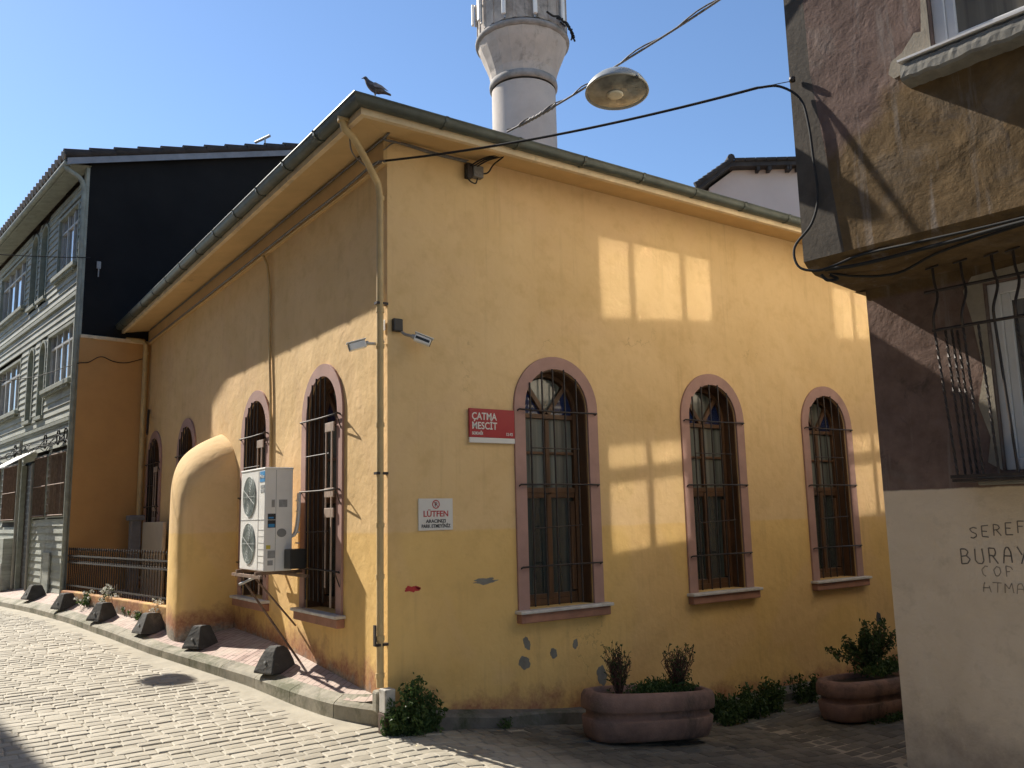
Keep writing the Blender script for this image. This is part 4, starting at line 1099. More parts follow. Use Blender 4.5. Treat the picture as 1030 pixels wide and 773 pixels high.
# ------------------------------------------------------------------ planters
def planter():
    t = empty('planter', (0, 0, 0), cat='planter', group='planters along the alley wall')
    L, W_, H = .60, .26, .38
    def oval(a, b, n=48, p=3.2):
        out = []
        for k in range(n):
            c, s_ = math.cos(2 * PI * k / n), math.sin(2 * PI * k / n)
            out.append((a * math.copysign(abs(c) ** (2 / p), c), b * math.copysign(abs(s_) ** (2 / p), s_)))
        return out
    prof_ = [(-.09, .0), (-.045, .008), (-.03, .04), (-.018, .09), (-.008, .165), (-.014, .174), (-.04, .178), (-.038, .228), (-.006, .233), (.0, .243), (.002, .29), (-.002, .335), (-.018, .368), (-.055, .38), (-.085, .372), (-.09, .30), (-.09, .2)]
    m = MB(); n = 48; vs_ = []
    for o_, z in prof_: vs_ += [(x, y, z) for x, y in oval(L + o_, W_ + o_, n)]
    m.add(vs_, [(i * n + k, i * n + (k + 1) % n, (i + 1) * n + (k + 1) % n, (i + 1) * n + k) for i in range(len(prof_) - 1) for k in range(n)], 0, True)
    m.add([(x, y, .0) for x, y in oval(L - .1, W_ - .1, n)], [tuple(range(n))[::-1]])
    m.build('trough', M['ceramic'], t)
    m = MB(); m.add([(x, y, .33) for x, y in oval(L - .085, W_ - .085, n)], [tuple(range(n))]); m.build('soil', M['soil'], t)
    return t
p1 = planter(); p1.location = (2.02, -.75, ground(2.02, -.75) + .03); p1.rotation_euler = (0, .07, -.17)
p1['label'] = 'reddish oval concrete planter with bare twiggy plants between first and second windows'
p2 = copy_tree(p1); p2.location = (4.88, -.92, ground(4.88, -.92) + .0); p2.rotation_euler = (0, .02, -.10)
p2['label'] = 'reddish oval concrete planter with leafy shrub half hidden by the right building'
def twiggy(loc, h, spread, n, label, nl=60, leaf='leafdark'):
    t = empty('twiggy_shrub', loc, label=label, cat='shrub')
    m = MB(); lf = MB()
    for k in range(n):
        a = random.uniform(0, 6.28); r = random.uniform(.1, 1) * spread
        tip = Vector((r * math.cos(a), r * math.sin(a) * .8, h * random.uniform(.65, 1)))
        mid_ = Vector((tip.x * .45 + random.gauss(0, .01), tip.y * .45, tip.z * .5))
        C_ = curve([(tip.x * .1, tip.y * .1, 0), mid_, tip], 5); m.tube(C_, [.0045 - .0003 * i for i in range(len(C_))], 5)
        for j in range(5):
            i = random.randint(3, len(C_) - 1); q_ = C_[i]; e_ = q_ + Vector((random.gauss(0, .025), random.gauss(0, .025), random.uniform(.02, .07)))
            m.tube([q_, e_], .0022, 4); leaves(lf, e_, (.012, .012, .012), 3, .022)
    for _ in range(nl):
        a = random.uniform(0, 6.28); r = random.uniform(0, 1) * spread * .8
        leaves(lf, (r * math.cos(a), r * math.sin(a), random.uniform(.02, h * .5)), (.02, .02, .02), 2, .03)
    m.build('branch', M['twig'], t); lf.build('foliage', M[leaf], t); return t
zt = ground(1.98, -.74) + .34
twiggy((1.78, -.68, zt + .0), .38, .14, 60, 'bare reddish twig bush at the left end of the first planter', 30)
twiggy((2.36, -.78, zt - .04), .38, .19, 60, 'half-bare twig bush at the right end of the first planter', 70)
weed('ground_cover_plant', (2.12, -.77, zt - .03), (.42, .16), .19, 2600, .036, 'low green plants filling the middle of the first planter', 'plant', 30)
def shrub(loc, rad, h, n, label):
    t = empty('leafy_shrub', loc, label=label, cat='shrub'); m = MB(); lf = MB()
    for k in range(34):
        a = random.uniform(0, 6.28); el = random.uniform(.25, 1.4); rr = random.uniform(.55, 1)
        tip = Vector((rad[0] * rr * math.cos(a) * math.cos(el), rad[1] * rr * math.sin(a) * math.cos(el), h * (.25 + .75 * math.sin(el) * rr)))
        C_ = curve([(0, 0, 0), tip * .5 + Vector((random.gauss(0, .02), random.gauss(0, .02), .03)), tip], 4); m.tube(C_, .004, 5)
        for j in range(int(n / 34)):
            q_ = C_[random.randint(2, len(C_) - 1)]; leaves(lf, q_, (.06, .05, .05), 1, .05)
    m.build('branch', M['twig'], t); lf.build('foliage', M['leafdark'], t); return t
shrub((5.0, -.88, zt - .14), (.66, .24), .52, 2400, 'bushy green shrub standing in the second planter')
weed('ground_cover_plant', (5.1, -1.0, zt - .14), (.5, .16), .16, 800, .045, 'trailing green plants over the front rim of the second planter', 'plant', 20)

# ------------------------------------------------------------------ bollards
def bollard(round_=False):
    m = MB(); b0, b1, H = .165, .14, .235
    secs = [(1, 0), (.98, .02), (.78, .12), (.60, .19), (.42, .225), (.25, .238)] if round_ else [(1, 0), (.97, .03), (.72, .13), (.50, .222), (.44, .235), (.30, .240)]
    vs_ = []
    for k, z in secs: vs_ += [(-b0 * k, -b1 * max(k, .45 if round_ else .5) , z), (b0 * k, -b1 * max(k, .45), z), (b0 * k, b1 * max(k, .45), z), (-b0 * k, b1 * max(k, .45), z)]
    n = len(secs)
    m.add(vs_, [(i * 4 + k, i * 4 + (k + 1) % 4, (i + 1) * 4 + (k + 1) % 4, (i + 1) * 4 + k) for i in range(n - 1) for k in range(4)] + [(3, 2, 1, 0), tuple((n - 1) * 4 + k for k in range(4))])
    o = m.build('bollard', M['concrete'], None, bevel=.018, seg=3)
    sb_ = o.modifiers.new('sub', 'SUBSURF'); sb_.subdivision_type = 'SIMPLE'; sb_.levels = 2; sb_.render_levels = 2
    tx = bpy.data.textures.new('pitted', 'CLOUDS'); tx.noise_scale = .03; tx.noise_depth = 3; dm = o.modifiers.new('pit', 'DISPLACE'); dm.texture = tx; dm.strength = .008; dm.mid_level = .5; dm.texture_coords = 'GLOBAL'
    e_ = MB(); e_.tube([(-b0 * .80, .0, .10), (-b0 * .80 - .012, 0, .105)], .014, 10); e_.build('hole', M['greyplastic'], o)
    return o
BL = [(-.27, 1.74), (-.49, 3.42), (-.74, 4.64), (-1.00, 6.11), (-1.21, 7.80), (-1.40, 9.70)]
bl = ['low dark concrete bollard nearest the corner with rounded top', 'low dark concrete bollard in front of the air conditioner side of the buttress', 'low dark concrete bollard before the yellow buttress',
      'low dark concrete bollard third from the wooden house in front of the fence', 'low dark concrete bollard by the corner of the wooden house', 'low dark concrete bollard farthest away before the house door']
b1_ = bollard(True); b2_ = bollard(False)
for i, (x, y) in enumerate(BL):
    o = b1_ if i == 0 else (b2_ if i == 1 else copy_tree(b2_))
    o.location = (x, y, walk(x, y) - .012); o.rotation_euler = (.03 * math.sin(i * 5), .05 + .04 * math.sin(i * 3.1), .35 + .16 * math.sin(i * 2.3)); kk = .93 + .05 * math.sin(i * 4.1); o.scale = (kk, kk, [1, .98, .95, .96, .93, .95][i])
    tag(o, bl[i], 'bollard', 'concrete bollards along the kerb')

# ------------------------------------------------------------------ building on the right
L0 = Vector((2.1, -3.0, 0)); RE = -hd; RN = hn      # RE: along the wall towards the viewer, RN outward
rb = empty('plastered_house', L0, HROT, label='run-down plastered house with overhanging upper floor at the right edge', cat='house')
# local x = u along the wall towards viewer, local -y outward
M['oldplaster'].name = 'old_plaster'
def wall_rect(mb, x0, x1, z0, z1, y, hs, rev=.12):
    """wall panel facing -y with rectangular holes"""
    xs = sorted(set([x0, x1] + [a for h in hs for a in h[:2]])); zs_ = sorted(set([z0, z1] + [a for h in hs for a in h[2:]]))
    for a, b in zip(xs, xs[1:]):
        for c, d in zip(zs_, zs_[1:]):
            if any(h[0] <= a and b <= h[1] and h[2] <= c and d <= h[3] for h in hs): continue
            mb.quad((a, y, c), (b, y, c), (b, y, d), (a, y, d))
    for a, b, c, d in hs:
        mb.quad((a, y, c), (a, y, d), (a, y + rev, d), (a, y + rev, c)); mb.quad((b, y, d), (b, y, c), (b, y + rev, c), (b, y + rev, d))
        mb.quad((a, y, d), (b, y, d), (b, y + rev, d), (a, y + rev, d)); mb.quad((b, y, c), (a, y, c), (a, y + rev, c), (b, y + rev, c))
OV = .65; ZO = 3.16; TOPZ = 7.2; UL = 9.0
W1 = (.74, 1.95, 1.80, 2.94); W2 = (.83, 2.0, 4.17, 5.55)
m = MB()
wall_rect(m, 0, UL, -1.0, 3.2, 0, [W1, (4.0, 5.2, 1.8, 2.94)])
# lower side wall along the alley (faces the mosque)
M['side'] = simple('alley_side_bounce', (.74, .68, .56), .9, .08, 1.5, .2, 30)  # colour made up pale, so this unseen side bounces light onto the mosque
m.quad((0, 0, -1), (0, 0, 3.2), (0, 9, 3.2), (0, 9, -1), 1)
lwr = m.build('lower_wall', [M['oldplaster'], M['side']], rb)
m = MB()
wall_rect(m, .20, UL, ZO, TOPZ, -OV, [W2, (4.0, 5.2, 4.17, 5.55), (4.0, 5.2, 5.9, 6.9)])
# flat dark cement strip at the corner, wider at the bottom
cz = [(ZO, .20), (4.4, .07), (TOPZ, .03)]
zz_ = [ZO, 3.6, 4.0, 4.4, 5.2, TOPZ]
def chm(z): return interp(z, cz)
for a, b in zip(zz_, zz_[1:]):
    ca, cb_ = chm(a), chm(b)
    if (ca, cb_) != (.20, .20):
        m.add([(ca, -OV, a), (.20, -OV, a), (.20, -OV, b), (cb_, -OV, b)], [(0, 1, 2, 3)])
    m.add([(-.075, -OV, a), (ca, -OV, a), (cb_, -OV, b), (-.075, -OV, b)], [(0, 1, 2, 3)], 1, False)
# side of the overhang and its windows facing the alley
def side(mb, y0, y1, z0, z1, hs, x=-.075, rev=.10):
    ys_ = sorted(set([y0, y1] + [a for h in hs for a in h[:2]])); zs_ = sorted(set([z0, z1] + [a for h in hs for a in h[2:]]))
    for a, b in zip(ys_, ys_[1:]):
        for c, d in zip(zs_, zs_[1:]):
            if any(h[0] <= a and b <= h[1] and h[2] <= c and d <= h[3] for h in hs): continue
            mb.quad((x, a, c), (x, a, d), (x, b, d), (x, b, c), 2)
    for a, b, c, d in hs:
        for (p, q_) in (((a, c), (a, d)), ((a, d), (b, d)), ((b, d), (b, c)), ((b, c), (a, c))):
            mb.quad((x, p[0], p[1]), (x, q_[0], q_[1]), (x + rev, q_[0], q_[1]), (x + rev, p[0], p[1]))
SW = SWINS = [(-.10, 1.67, 5.87, 6.89), (-.08, 1.12, 3.57, 4.75), (3.82, 5.6, 5.70, 6.68), (3.88, 5.1, 3.48, 4.63)]
side(m, -OV, 9, ZO, TOPZ, SW)
m.quad((-.075, -OV, TOPZ), (.03, -OV, TOPZ), (UL, -OV, TOPZ), (UL, 9, TOPZ)); m.quad((-.075, -OV, TOPZ), (UL, 9, TOPZ), (-.075, 9, TOPZ), (-.075, 9, TOPZ))
m.quad((UL, 9, -1), (UL, -OV, -1), (UL, -OV, TOPZ), (UL, 9, TOPZ)); m.quad((0, 9, -1), (UL, 9, -1), (UL, 9, TOPZ), (0, 9, TOPZ))
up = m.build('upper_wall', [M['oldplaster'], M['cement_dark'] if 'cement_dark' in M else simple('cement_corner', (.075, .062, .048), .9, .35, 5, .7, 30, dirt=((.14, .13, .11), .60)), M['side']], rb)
# moulded underside of the overhang
m = MB(); prof_ = [(-OV - .0, ZO), (-OV + .03, ZO - .035), (-OV + .10, ZO - .075), (-OV + .2, ZO - .085), (-.02, ZO - .10), (.02, ZO - .1)]
n = len(prof_)
A_ = [((-.075, -.07, -.06, -.055, -.055, -.055)[i], y, z) for i, (y, z) in enumerate(prof_)]; B_ = [(UL, y, z) for y, z in prof_]
m.add(A_ + B_, [(i, i + 1, n + i + 1, n + i) for i in range(n - 1)], 0, True)
m.add([(-.075, .02, ZO), A_[0], A_[1], A_[2], A_[3], A_[4]], [(0, 1, 2, 3, 4, 5)], 0, False); m.quad((-.075, -.02, ZO - .1), (0.01, -.02, ZO - .1), (0.01, 9, ZO - .1), (-.075, 9, ZO - .1))
m.build('underside', M['oldplaster'], rb)
def pvc(name, a, b, c, d, y, parent, mull=1):
    m = MB(); w_ = .07
    m.box(a, a + w_, y + .045, y + .115, c, d); m.box(b - w_, b, y + .045, y + .115, c, d); m.box(a + w_, b - w_, y + .045, y + .115, d - w_, d); m.box(a + w_, b - w_, y + .045, y + .115, c, c + w_)
    m.box(a + w_, a + w_ + .05, y + .06, y + .105, c + w_, d - w_); m.box(a + w_ + .05, b - w_, y + .06, y + .105, c + w_, c + w_ + .045); m.box(a + w_ + .05, b - w_, y + .06, y + .105, d - w_ - .045, d - w_)
    for k in range(1, mull + 1):
        x = lerp(a, b, k / (mull + 1)); m.box(x - .05, x + .05, y + .055, y + .105, c + w_ + .045, d - w_ - .045)
    o = m.build(name, M['pvc'], parent, bevel=.006)
    m = MB(); m.box(a + w_, b - w_, y + .085, y + .093, c + w_, d - w_); m.build('glass', M['glassroom'], o)
    return o
M['glassroom'] = m_glass('room_glass', (.085, .075, .06), .05, 12)
w1 = pvc('window', *W1, 0, rb); w2 = pvc('window', *W2, -OV, rb); pvc('window', 4.0, 5.2, 1.8, 2.94, 0, rb); pvc('window', 4.0, 5.2, 4.17, 5.55, -OV, rb); pvc('window', 4.0, 5.2, 5.9, 6.9, -OV, rb)
m = MB(); sec = [(-.13, .02), (-.128, .06), (-.12, .105), (-.09, .114), (-.03, .115), (.03, .115), (.03, .0), (-.04, .0), (-.09, .0), (-.12, .004)]
nx = 60; vs_ = []
for i in range(nx + 1):
    wob = .005 * math.sin(i * .45) + .004 * math.sin(i * 1.3) + random.uniform(-.002, .002)
    for (y_, z_) in sec: vs_.append((.69 + 1.46 * i / nx, -OV + y_ + (random.uniform(-.0015, .002) if y_ < -.08 else 0), 4.03 + z_ + (wob if z_ < .05 and y_ < 0 else random.uniform(-.003, .003))))
k_ = len(sec)
m.add(vs_, [(i * k_ + j, i * k_ + (j + 1) % k_, (i + 1) * k_ + (j + 1) % k_, (i + 1) * k_ + j) for i in range(nx) for j in range(k_)] + [tuple(range(k_)), tuple(nx * k_ + j for j in range(k_))])
so_ = m.build('sill', M['cement'], w2)
m = MB(); m.box(.68, 2.15, -OV - .135, -OV + .04, 4.153, 4.166); m.build('sill_cap', M['pvc'], w2)
m = MB(); m.box(.60, 2.1, -.04, .02, 1.715, 1.775); m.build('sill', M['cement'], w1, bevel=.01)
# render patches around the windows
pm = simple('pale_patch', (.30, .26, .20), .9, .2, 8, .5, 60)
m = MB(); m.prism([(.735, 1.8), (.66, 1.85), (.69, 2.0), (.64, 2.2), (.69, 2.4), (.66, 2.7), (.62, 2.92), (.68, 3.0), (1.0, 3.02), (1.0, 2.945), (.735, 2.945)], lambda u, v, w_: (u, -w_, v), -.001, .006)
m.build('render_patch', pm, rb)
m = MB(); m.prism([(.825, 4.17), (.60, 4.13), (.57, 4.17), (.59, 4.24), (.66, 4.27), (.74, 4.36), (.78, 4.35), (.80, 4.6), (.795, 5.2), (.825, 5.4)], lambda u, v, w_: (u, -w_ - OV, v), -.001, .006)
m.build('render_patch', pm, rb)
# alley side windows: plain casements, three lights above and two below
def alley_window(y0, y1, z0, z1, nl, tr=None):
    m = MB(); x = -.075 + .03; w_ = .06
    m.box(x, x + .06, y0, y0 + w_, z0, z1); m.box(x, x + .06, y1 - w_, y1, z0, z1); m.box(x, x + .06, y0 + w_, y1 - w_, z0, z0 + w_); m.box(x, x + .06, y0 + w_, y1 - w_, z1 - w_, z1)
    cs = [lerp(y0, y1, f) for f in nl]
    for c in cs: m.box(x + .001, x + .055, c - .04, c + .04, z0 + w_, z1 - w_)
    if tr: m.box(x + .002, x + .05, y0 + w_, y1 - w_, tr - .06, tr + .06)
    o = m.build('window', M['pvc'], rb, bevel=.004)
    ed = [y0 + w_] + cs + [y1 - w_]
    m = MB(); m.box(x + .03, x + .036, y0 + w_, y1 - w_, z0 + w_, z1 - w_); m.build('glass', M['mirrorglass'], o)
M['mirrorglass'] = NT('reflective_glass').m
bb = M['mirrorglass'].node_tree.nodes['Principled BSDF']; bb.inputs['Base Color'].default_value = (.02, .025, .025, 1); bb.inputs['Roughness'].default_value = .05; bb.inputs['IOR'].default_value = 3.0
for i, (a, b, c, d) in enumerate(SW):
    if i % 2 == 0: alley_window(a, b, c, d, (.285, .715))
    else: alley_window(a, b, c, d, (.51,), d - .37)
# iron cage in front of the lower window
cg = empty('window_cage', (0, 0, 0), 0); cg.parent = rb
cg.name = 'window_cage'
def tw(mb, pts, r=.0085): mb.tube(pts, r, 4, twist=.9)
CO = .25
m = MB(); m.tube([(.515, -CO, 2.655), (2.1, -CO, 2.655)], .010, 6); m.build('rail', M['iron'], cg)
m = MB(); m.tube([(.475, -CO + .03, 2.905), (2.15, -CO + .03, 2.905)], .010, 6); m.build('rail', M['iron'], cg)
m = MB(); m.box(.535, 2.1, -CO - .008, -CO + .008, 1.756, 1.776); m.build('rail', M['iron'], cg)
m = MB()
for u0 in (.515,): m.tube([(u0, -CO, 2.655), (u0 + .06, -.0, 2.70)], .008, 6); m.build('brace', M['iron'], cg)
m = MB(); m.box(.54, 2.1, -CO, -.02, 1.735, 1.752); m.build('shelf', M['iron'], cg)

for i, (ub, ut) in enumerate([(.575, .525), (.715, .69), (.80, .775), (.90, .865), (1.0, .98), (1.12, 1.1), (1.24, 1.22), (1.36, 1.35), (1.5, 1.49), (1.64, 1.63), (1.8, 1.8), (1.95, 1.96)]):
    m = MB(); pts = [(lerp(ub, ut, k / 30), -CO, lerp(1.77, 2.655, k / 30)) for k in range(31)]
    if i % 2 == 0 or i == 1: tw(m, pts)
    else: m.tube([pts[0], pts[-1]], .008, 6)
    if i != 2: m.tube(curve([(ut, -CO, 2.655), (ut + .012, -CO - .03, 2.73), (ut + .03, -CO + .02, 2.86), (ut + .015, -CO + .03, 2.95), (ut + .01, -CO + .035, 3.05)], 4), .008, 6); m.tube([(ut - .03, -CO + .03, 3.05), (ut + .05, -CO + .03, 3.06)], .006, 6)
    m.build('bar', M['iron'], cg)
for i, y in enumerate((-.19, -.12, -.06)):
    m = MB(); pts = [(lerp(.585, .555, k / 30) + (.25 + y) * .15, y, lerp(1.77, 2.67, k / 30)) for k in range(31)]; tw(m, pts); m.build('bar', M['iron'], cg)
# scratched writing on the cream band
STROKES = {'S': [[(.9, .9), (.5, 1), (.1, .85), (.2, .6), (.8, .4), (.85, .15), (.4, 0), (.05, .1)]], 'E': [[(.9, 1), (.1, 1), (.1, 0), (.9, 0)], [(.1, .5), (.7, .5)]],
 'R': [[(.1, 0), (.1, 1), (.7, .95), (.8, .7), (.6, .5), (.1, .5)], [(.4, .5), (.95, 0)]], 'F': [[(.1, 0), (.1, 1), (.9, 1)], [(.1, .55), (.7, .55)]],
 'B': [[(.1, 0), (.1, 1), (.6, 1), (.8, .8), (.6, .55), (.1, .5)], [(.6, .55), (.95, .3), (.7, .03), (.1, 0)]], 'U': [[(.1, 1), (.1, .2), (.3, 0), (.7, 0), (.9, .2), (.9, 1)]],
 'A': [[(.05, 0), (.2, .8), (.4, 1), (.65, 1), (.85, .7), (.9, 0)], [(.12, .45), (.88, .45)]], 'Y': [[(.05, 1), (.45, .5)], [(.95, 1), (.3, -.1)]], 'C': [[(.9, .9), (.5, 1), (.1, .6), (.2, .15), (.6, 0), (.9, .15)]],
 'O': [[(.5, 1), (.1, .6), (.2, .1), (.6, 0), (.9, .4), (.8, .9), (.5, 1)]], 'P': [[(.1, 0), (.1, 1), (.7, .95), (.85, .7), (.6, .5), (.1, .5)]], 'T': [[(.0, 1), (1, 1)], [(.5, 1), (.5, 0)]],
 'M': [[(.05, 0), (.15, 1), (.5, .4), (.85, 1), (.95, 0)]], 'I': [[(.5, 0), (.5, 1)]], 'Z': [[(.1, 1), (.9, 1), (.1, 0), (.9, 0)]], 'N': [[(.1, 0), (.1, 1), (.9, 0), (.9, 1)]]}
m = MB(); mf = MB()
def scrawl(mat, word, u, z, cw, chh, adv, th_=.0035, rise=.0, skip=.0):
    for ch in word:
        mb = MB()
        for stn in STROKES[ch]:
            pts = [(u + x * cw + random.gauss(0, .0015), z + y * chh + random.gauss(0, .0015)) for x, y in stn]
            for (a, b), (c, d) in zip(pts, pts[1:]):
                if random.random() < skip: continue
                v = Vector((c - a, d - b)); L = max(v.length, 1e-5); nn_ = Vector((-v.y, v.x)) / L * th_
                q_ = [(a + nn_.x, b + nn_.y), (a - nn_.x, b - nn_.y), (c - nn_.x, d - nn_.y), (c + nn_.x, d + nn_.y)]
                mb.add([(x_, -.0022, z_) for x_, z_ in q_], [(0, 1, 2, 3)])
        mb.build('letter', mat, rb)
        u += adv; z += rise
pm2 = simple('faint_scrawl', (.27, .22, .17), .9, .3, 12, 0)
scrawl(M['pencil'], 'SEREFSIZ', .512, 1.40, .046, .066, .066, rise=.008, th_=.0032)
scrawl(M['pencil'], 'BURAYA', .445, 1.245, .056, .092, .079, rise=.004, th_=.0038)
scrawl(pm2, 'COP', .555, 1.178, .045, .06, .067, th_=.0028, skip=.12); scrawl(pm2, 'ATMAYIN', .55, 1.085, .05, .055, .062, th_=.0026, skip=.15)
# roof slab edge of the right house
m = MB(); m.box(-.15, UL + .2, -OV - .2, 9.1, TOPZ, TOPZ + .14); m.build('roof', M['tile'], rb)

# ------------------------------------------------------------------ cables and lamp
def RW(u, off, z): p = L0 + RE * u + RN * off; return (p.x, p.y, z)
EE = RW(-.035, .67, 4.38); E0 = Vector((-.03, -.03, 4.60)); E2 = E0.lerp(Vector(EE), .93) + Vector((0, 0, -.0))
m = MB(); m.tube(sag(E0, E2, .06, 30), .0095, 6); m.tube(sag(E2, EE, .0, 4), .003, 5)
tag(m.build('overhead_cable', M['cable']), 'black cable spanning from the yellow corner to the right house', 'cable')
m = MB(); m.tube(curve([E2, Vector(EE) + (E2 - Vector(EE)) * .4 + Vector((0, 0, -.02)), RW(.0, .672, 4.24), RW(.045, .675, 4.05), RW(.06, .675, 3.8), RW(.07, .675, 3.55), RW(.02, .69, 3.38), RW(-.09, .72, 3.25), RW(-.075, .72, 3.12), RW(.03, .70, 3.07), RW(.13, .66, 3.085), RW(.3, .63, 3.12), RW(.7, .66, 3.10), RW(1.2, .66, 3.09), RW(2.2, .66, 3.10), RW(5, .66, 3.10)], 6), .0085, 6)
tag(m.build('hanging_cable', M['cable']), 'black cable looping down the overhang corner of the right house', 'cable')
m = MB()
m.tube(curve([RW(.06, .64, 3.08), RW(.3, .60, 3.07), RW(.8, .62, 3.07), RW(1.5, .63, 3.08), RW(4, .63, 3.08)], 6), .012, 6)
m.tube(curve([RW(.0, .56, 3.10), RW(.15, .45, 3.05), RW(.4, .4, 3.02), RW(.7, .5, 3.06), RW(1.2, .62, 3.07)], 6), .008, 6)
m.tube(curve([RW(.02, .62, 3.06), RW(.05, .60, 3.02), RW(.09, .55, 3.03), RW(.05, .57, 3.06)], 4), .01, 6)
tag(m.build('eave_cable', M['cable']), 'bunch of thick dark cables along the underside of the overhang', 'cable')
m = MB(); m.lathe([(.0, 0), (.02, .003), (.02, .03), (0, .035)], c=(0, 0, 0), n=10); o = m.build('cable_hook', M['iron'], rb); o.location = (-.04, -OV - .03, 4.37)

SP = Vector((.9055, -.5, 4.905)); EP = Vector(RW(.03, .69, 5.27))
LPt = SP.lerp(EP, .4314) + Vector((0, 0, -.03))
m = MB(); n1 = curve([SP, SP.lerp(EP, .14) + Vector((0, 0, -.03)), SP.lerp(EP, .32) + Vector((0, 0, -.045)), LPt, SP.lerp(EP, .7) + Vector((0, 0, -.03)), EP], 10)
m.tube(n1, .0085, 6); m.tube([p + Vector((.012 * math.sin(i * .9), 0, .012 * math.cos(i * .9) + .012)) for i, p in enumerate(n1)], .006, 6)
for k in range(10): m.tube([n1[4 + k] + Vector((0, 0, -.006)), n1[5 + k] + Vector((0, 0, .01 - .003 * (k % 3)))], .014, 6)
tag(m.build('suspension_cable', M['cablegrey']), 'twisted cable carrying the street lamp from the gutter to the right house', 'cable')
lp = empty('street_lamp', LPt + Vector((.03, -.02, -.125)), .0, label='round grey pendant street lamp hanging in front of the minaret', cat='street lamp', group='pendant street lamps')
lp.rotation_euler = (Matrix.Rotation(.03, 3, cf) @ Matrix.Rotation(-.10, 3, cr)).to_euler()
m = MB(); m.lathe([(.0, .085), (.05, .085), (.11, .068), (.17, .038), (.215, -.005), (.243, -.055), (.248, -.075), (.238, -.077), (.22, -.05), (.15, .0), (.0, .03)], n=40); m.build('shell', M['lampshell'], lp)
m = MB(); m.lathe([(.236, -.066), (.18, -.086), (.09, -.098), (.0, -.102)], n=40); m.build('lens', M['lamplens'], lp)
m = MB(); m.lathe([(.0, -.108), (.05, -.112), (.065, -.104), (.03, -.10)], c=(-.02, 0, 0), n=20); m.build('bulb', M['bulb'], lp)
m = MB(); m.tube([(0, 0, .08), (0, 0, .11)], .028, 12); m.tube(curve([(.02, 0, .11), (.08, -.02, .115), (.11, -.02, .08), (.11, -.02, .055)], 5), .006, 6); m.tube([(.11, -.02, .09), (.11, -.02, .05)], .014, 8); m.build('fitting', M['blackplastic'], lp)
m = MB(); m.tube([(-.02, -.236, -.07), (-.02, -.246, -.085)], .014, 8); m.build('latch', M['blackplastic'], lp)
# the next lamp up the street, whose shadow lies on the cobbles
S2 = Vector((-.98, 2.6, .12)); L2 = S2 + sdir * ((5.75 - .12) / sdir.z)
l2 = copy_tree(lp); l2.location = L2; l2.rotation_euler = (0, 0, 0); l2['label'] = 'second pendant street lamp farther up the street, out of the picture'
HB = Vector(gp(.05, 5.9, .12))
m = MB(); m.tube(sag(HB, (L2.x, L2.y, L2.z + .11), .03, 12) + sag((L2.x, L2.y, L2.z + .11), (-6.6, L2.y + .4, 6.2), .05, 12)[1:], .008, 6)
tag(m.build('overhead_cable', M['cable']), 'wire from the gable bracket of the wooden house out across the street', 'cable')
m = MB(); m.tube(curve([gp(.95, 4.33, .05), gp(.7, 4.24, .05), gp(.5, 4.24, .05), gp(.3, 4.30, .05), gp(.12, 4.19, .05), gp(-.02, 4.16, .07), tuple(h0 + hn * .08 + hd * .3 + Vector((0, 0, 4.16))), tuple(h0 + hn * .5 + hd * 2 + Vector((0, 0, 4.13))), tuple(h0 + hn * 2.2 + hd * 5 + Vector((0, 0, 4.2)))], 6), .007, 6)
tag(m.build('draped_cable', M['cable']), 'thin cable draped across the orange return wall and the wooden house', 'cable')
m = MB(); m.tube([(-.02, 8.62, 3.45), (-.16, 8.0, 3.0)], .02, 6); tag(m.build('strut', M['iron']), 'short dark diagonal bar high in the shaded yard corner', 'bar')

# ------------------------------------------------------------------ background house and the far side of the street
bgp = empty('background_house', (9.517, 11.759, 0), -.6129, label='pale rendered house with dark tiled roof beyond the mosque roof', cat='house')
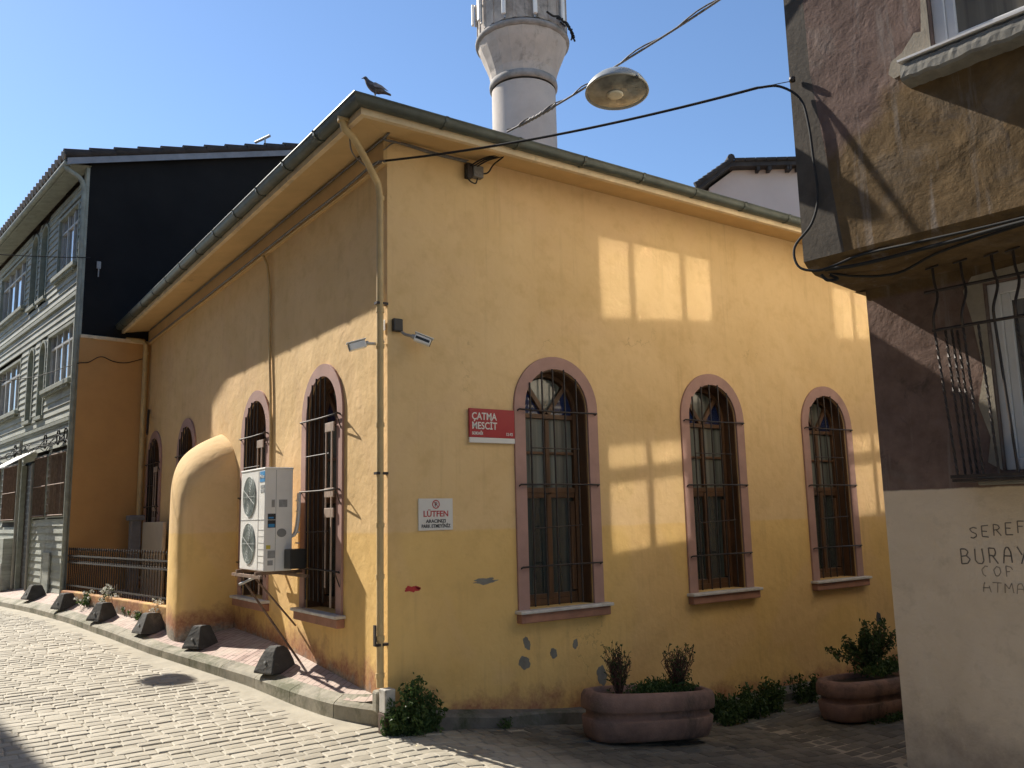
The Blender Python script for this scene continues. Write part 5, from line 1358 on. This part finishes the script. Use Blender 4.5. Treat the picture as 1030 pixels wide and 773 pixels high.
# local x runs across the view, local y away
rp = [(5.45, 10.22), (6.12, 10.70), (14, 10.72), (14, 4.0), (5.45, 4.0)]
m = MB(); m.prism(rp, lambda u, v, w_: (u, w_, v), 0, 7); m.build('wall', M['palewall'], bgp)
m = MB(); top = [(5.02, 10.02), (6.0, 10.70), (14.4, 10.72)]
for (a, b), (c, d) in zip(top, top[1:]):
    m.prism([(a, b), (c, d), (c, d + .15), (a, b + .17)], lambda u, v, w_: (u, w_, v), -.30, 7.3)
for k in range(8):
    a, b = k / 8, (k + 1) / 8; m.tube([(lerp(5.0, 6.0, a), -.30, lerp(10.20, 10.88, a)), (lerp(5.0, 6.0, b) + .04, -.30, lerp(10.20, 10.88, b) + .01)], [.075, .06], 8)
for k in range(30): m.tube([(6.1 + .28 * k, -.32, 10.865), (6.36 + .28 * k, -.32, 10.875)], [.06, .05], 8)
m.tube([(6.0, -.36, 10.93), (6.0, 7, 10.93)], .10, 8)
for k in range(12):
    u = 6.3 + random.uniform(0, 2.2); m.box(u, u + .05, -.28, -.05, 10.58, 10.70)
m.build('roof', M['darktile'], bgp)

op = empty('street_house', Vector((-4.58, .6, 0)), HROT + PI, label='plain rendered house across the street, outside the picture on the left', cat='house')
# local x runs up the street (negative of RE), local -y faces the street
m = MB(); hs_ = []
for k in range(5):
    for z in (1.0, 3.7, 6.0): hs_.append((-9 + 3.4 * k, -7.9 + 3.4 * k, z, z + 1.4))
XE = 16; wall_rect(m, -12, XE, -.5, 8, 0, hs_, .15); m.quad((XE, 0, -.5), (XE, 6, -.5), (XE, 6, 8), (XE, 0, 8)); m.quad((-12, 6, -.5), (-12, 0, -.5), (-12, 0, 8), (-12, 6, 8)); m.quad((XE, 6, -.5), (-12, 6, -.5), (-12, 6, 8), (XE, 6, 8))
m.build('wall', M['stucco'], op)
for a, b, c, d in hs_: 
    m = MB(); m.box(a, b, .08, .12, c, c + .06); m.box(a, b, .08, .12, d - .06, d); m.box(a, a + .06, .08, .12, c + .06, d - .06); m.box(b - .06, b, .08, .12, c + .06, d - .06); m.box((a + b) / 2 - .03, (a + b) / 2 + .03, .08, .12, c + .06, d - .06)
    o = m.build('window', M['pvc'], op); m = MB(); m.box(a + .02, b - .02, .125, .135, c + .02, d - .02); m.build('glass', M['glassroom'], o)
m = MB(); m.box(-12.2, XE + .2, -.25, 6.2, 8, 8.15); m.build('roof', M['tile'], op)

# ------------------------------------------------------------------ render settings
sc.cycles.use_denoising = True
sc.cycles.max_bounces = 7; sc.cycles.diffuse_bounces = 4; sc.cycles.glossy_bounces = 3
sc.cycles.caustics_reflective = True
sc.cycles.sample_clamp_indirect = 0
sc.cycles.blur_glossy = 0
sc.cycles.use_guiding = True; sc.cycles.use_surface_guiding = True; sc.cycles.guiding_training_samples = 96
sc.cycles.adaptive_threshold = .02
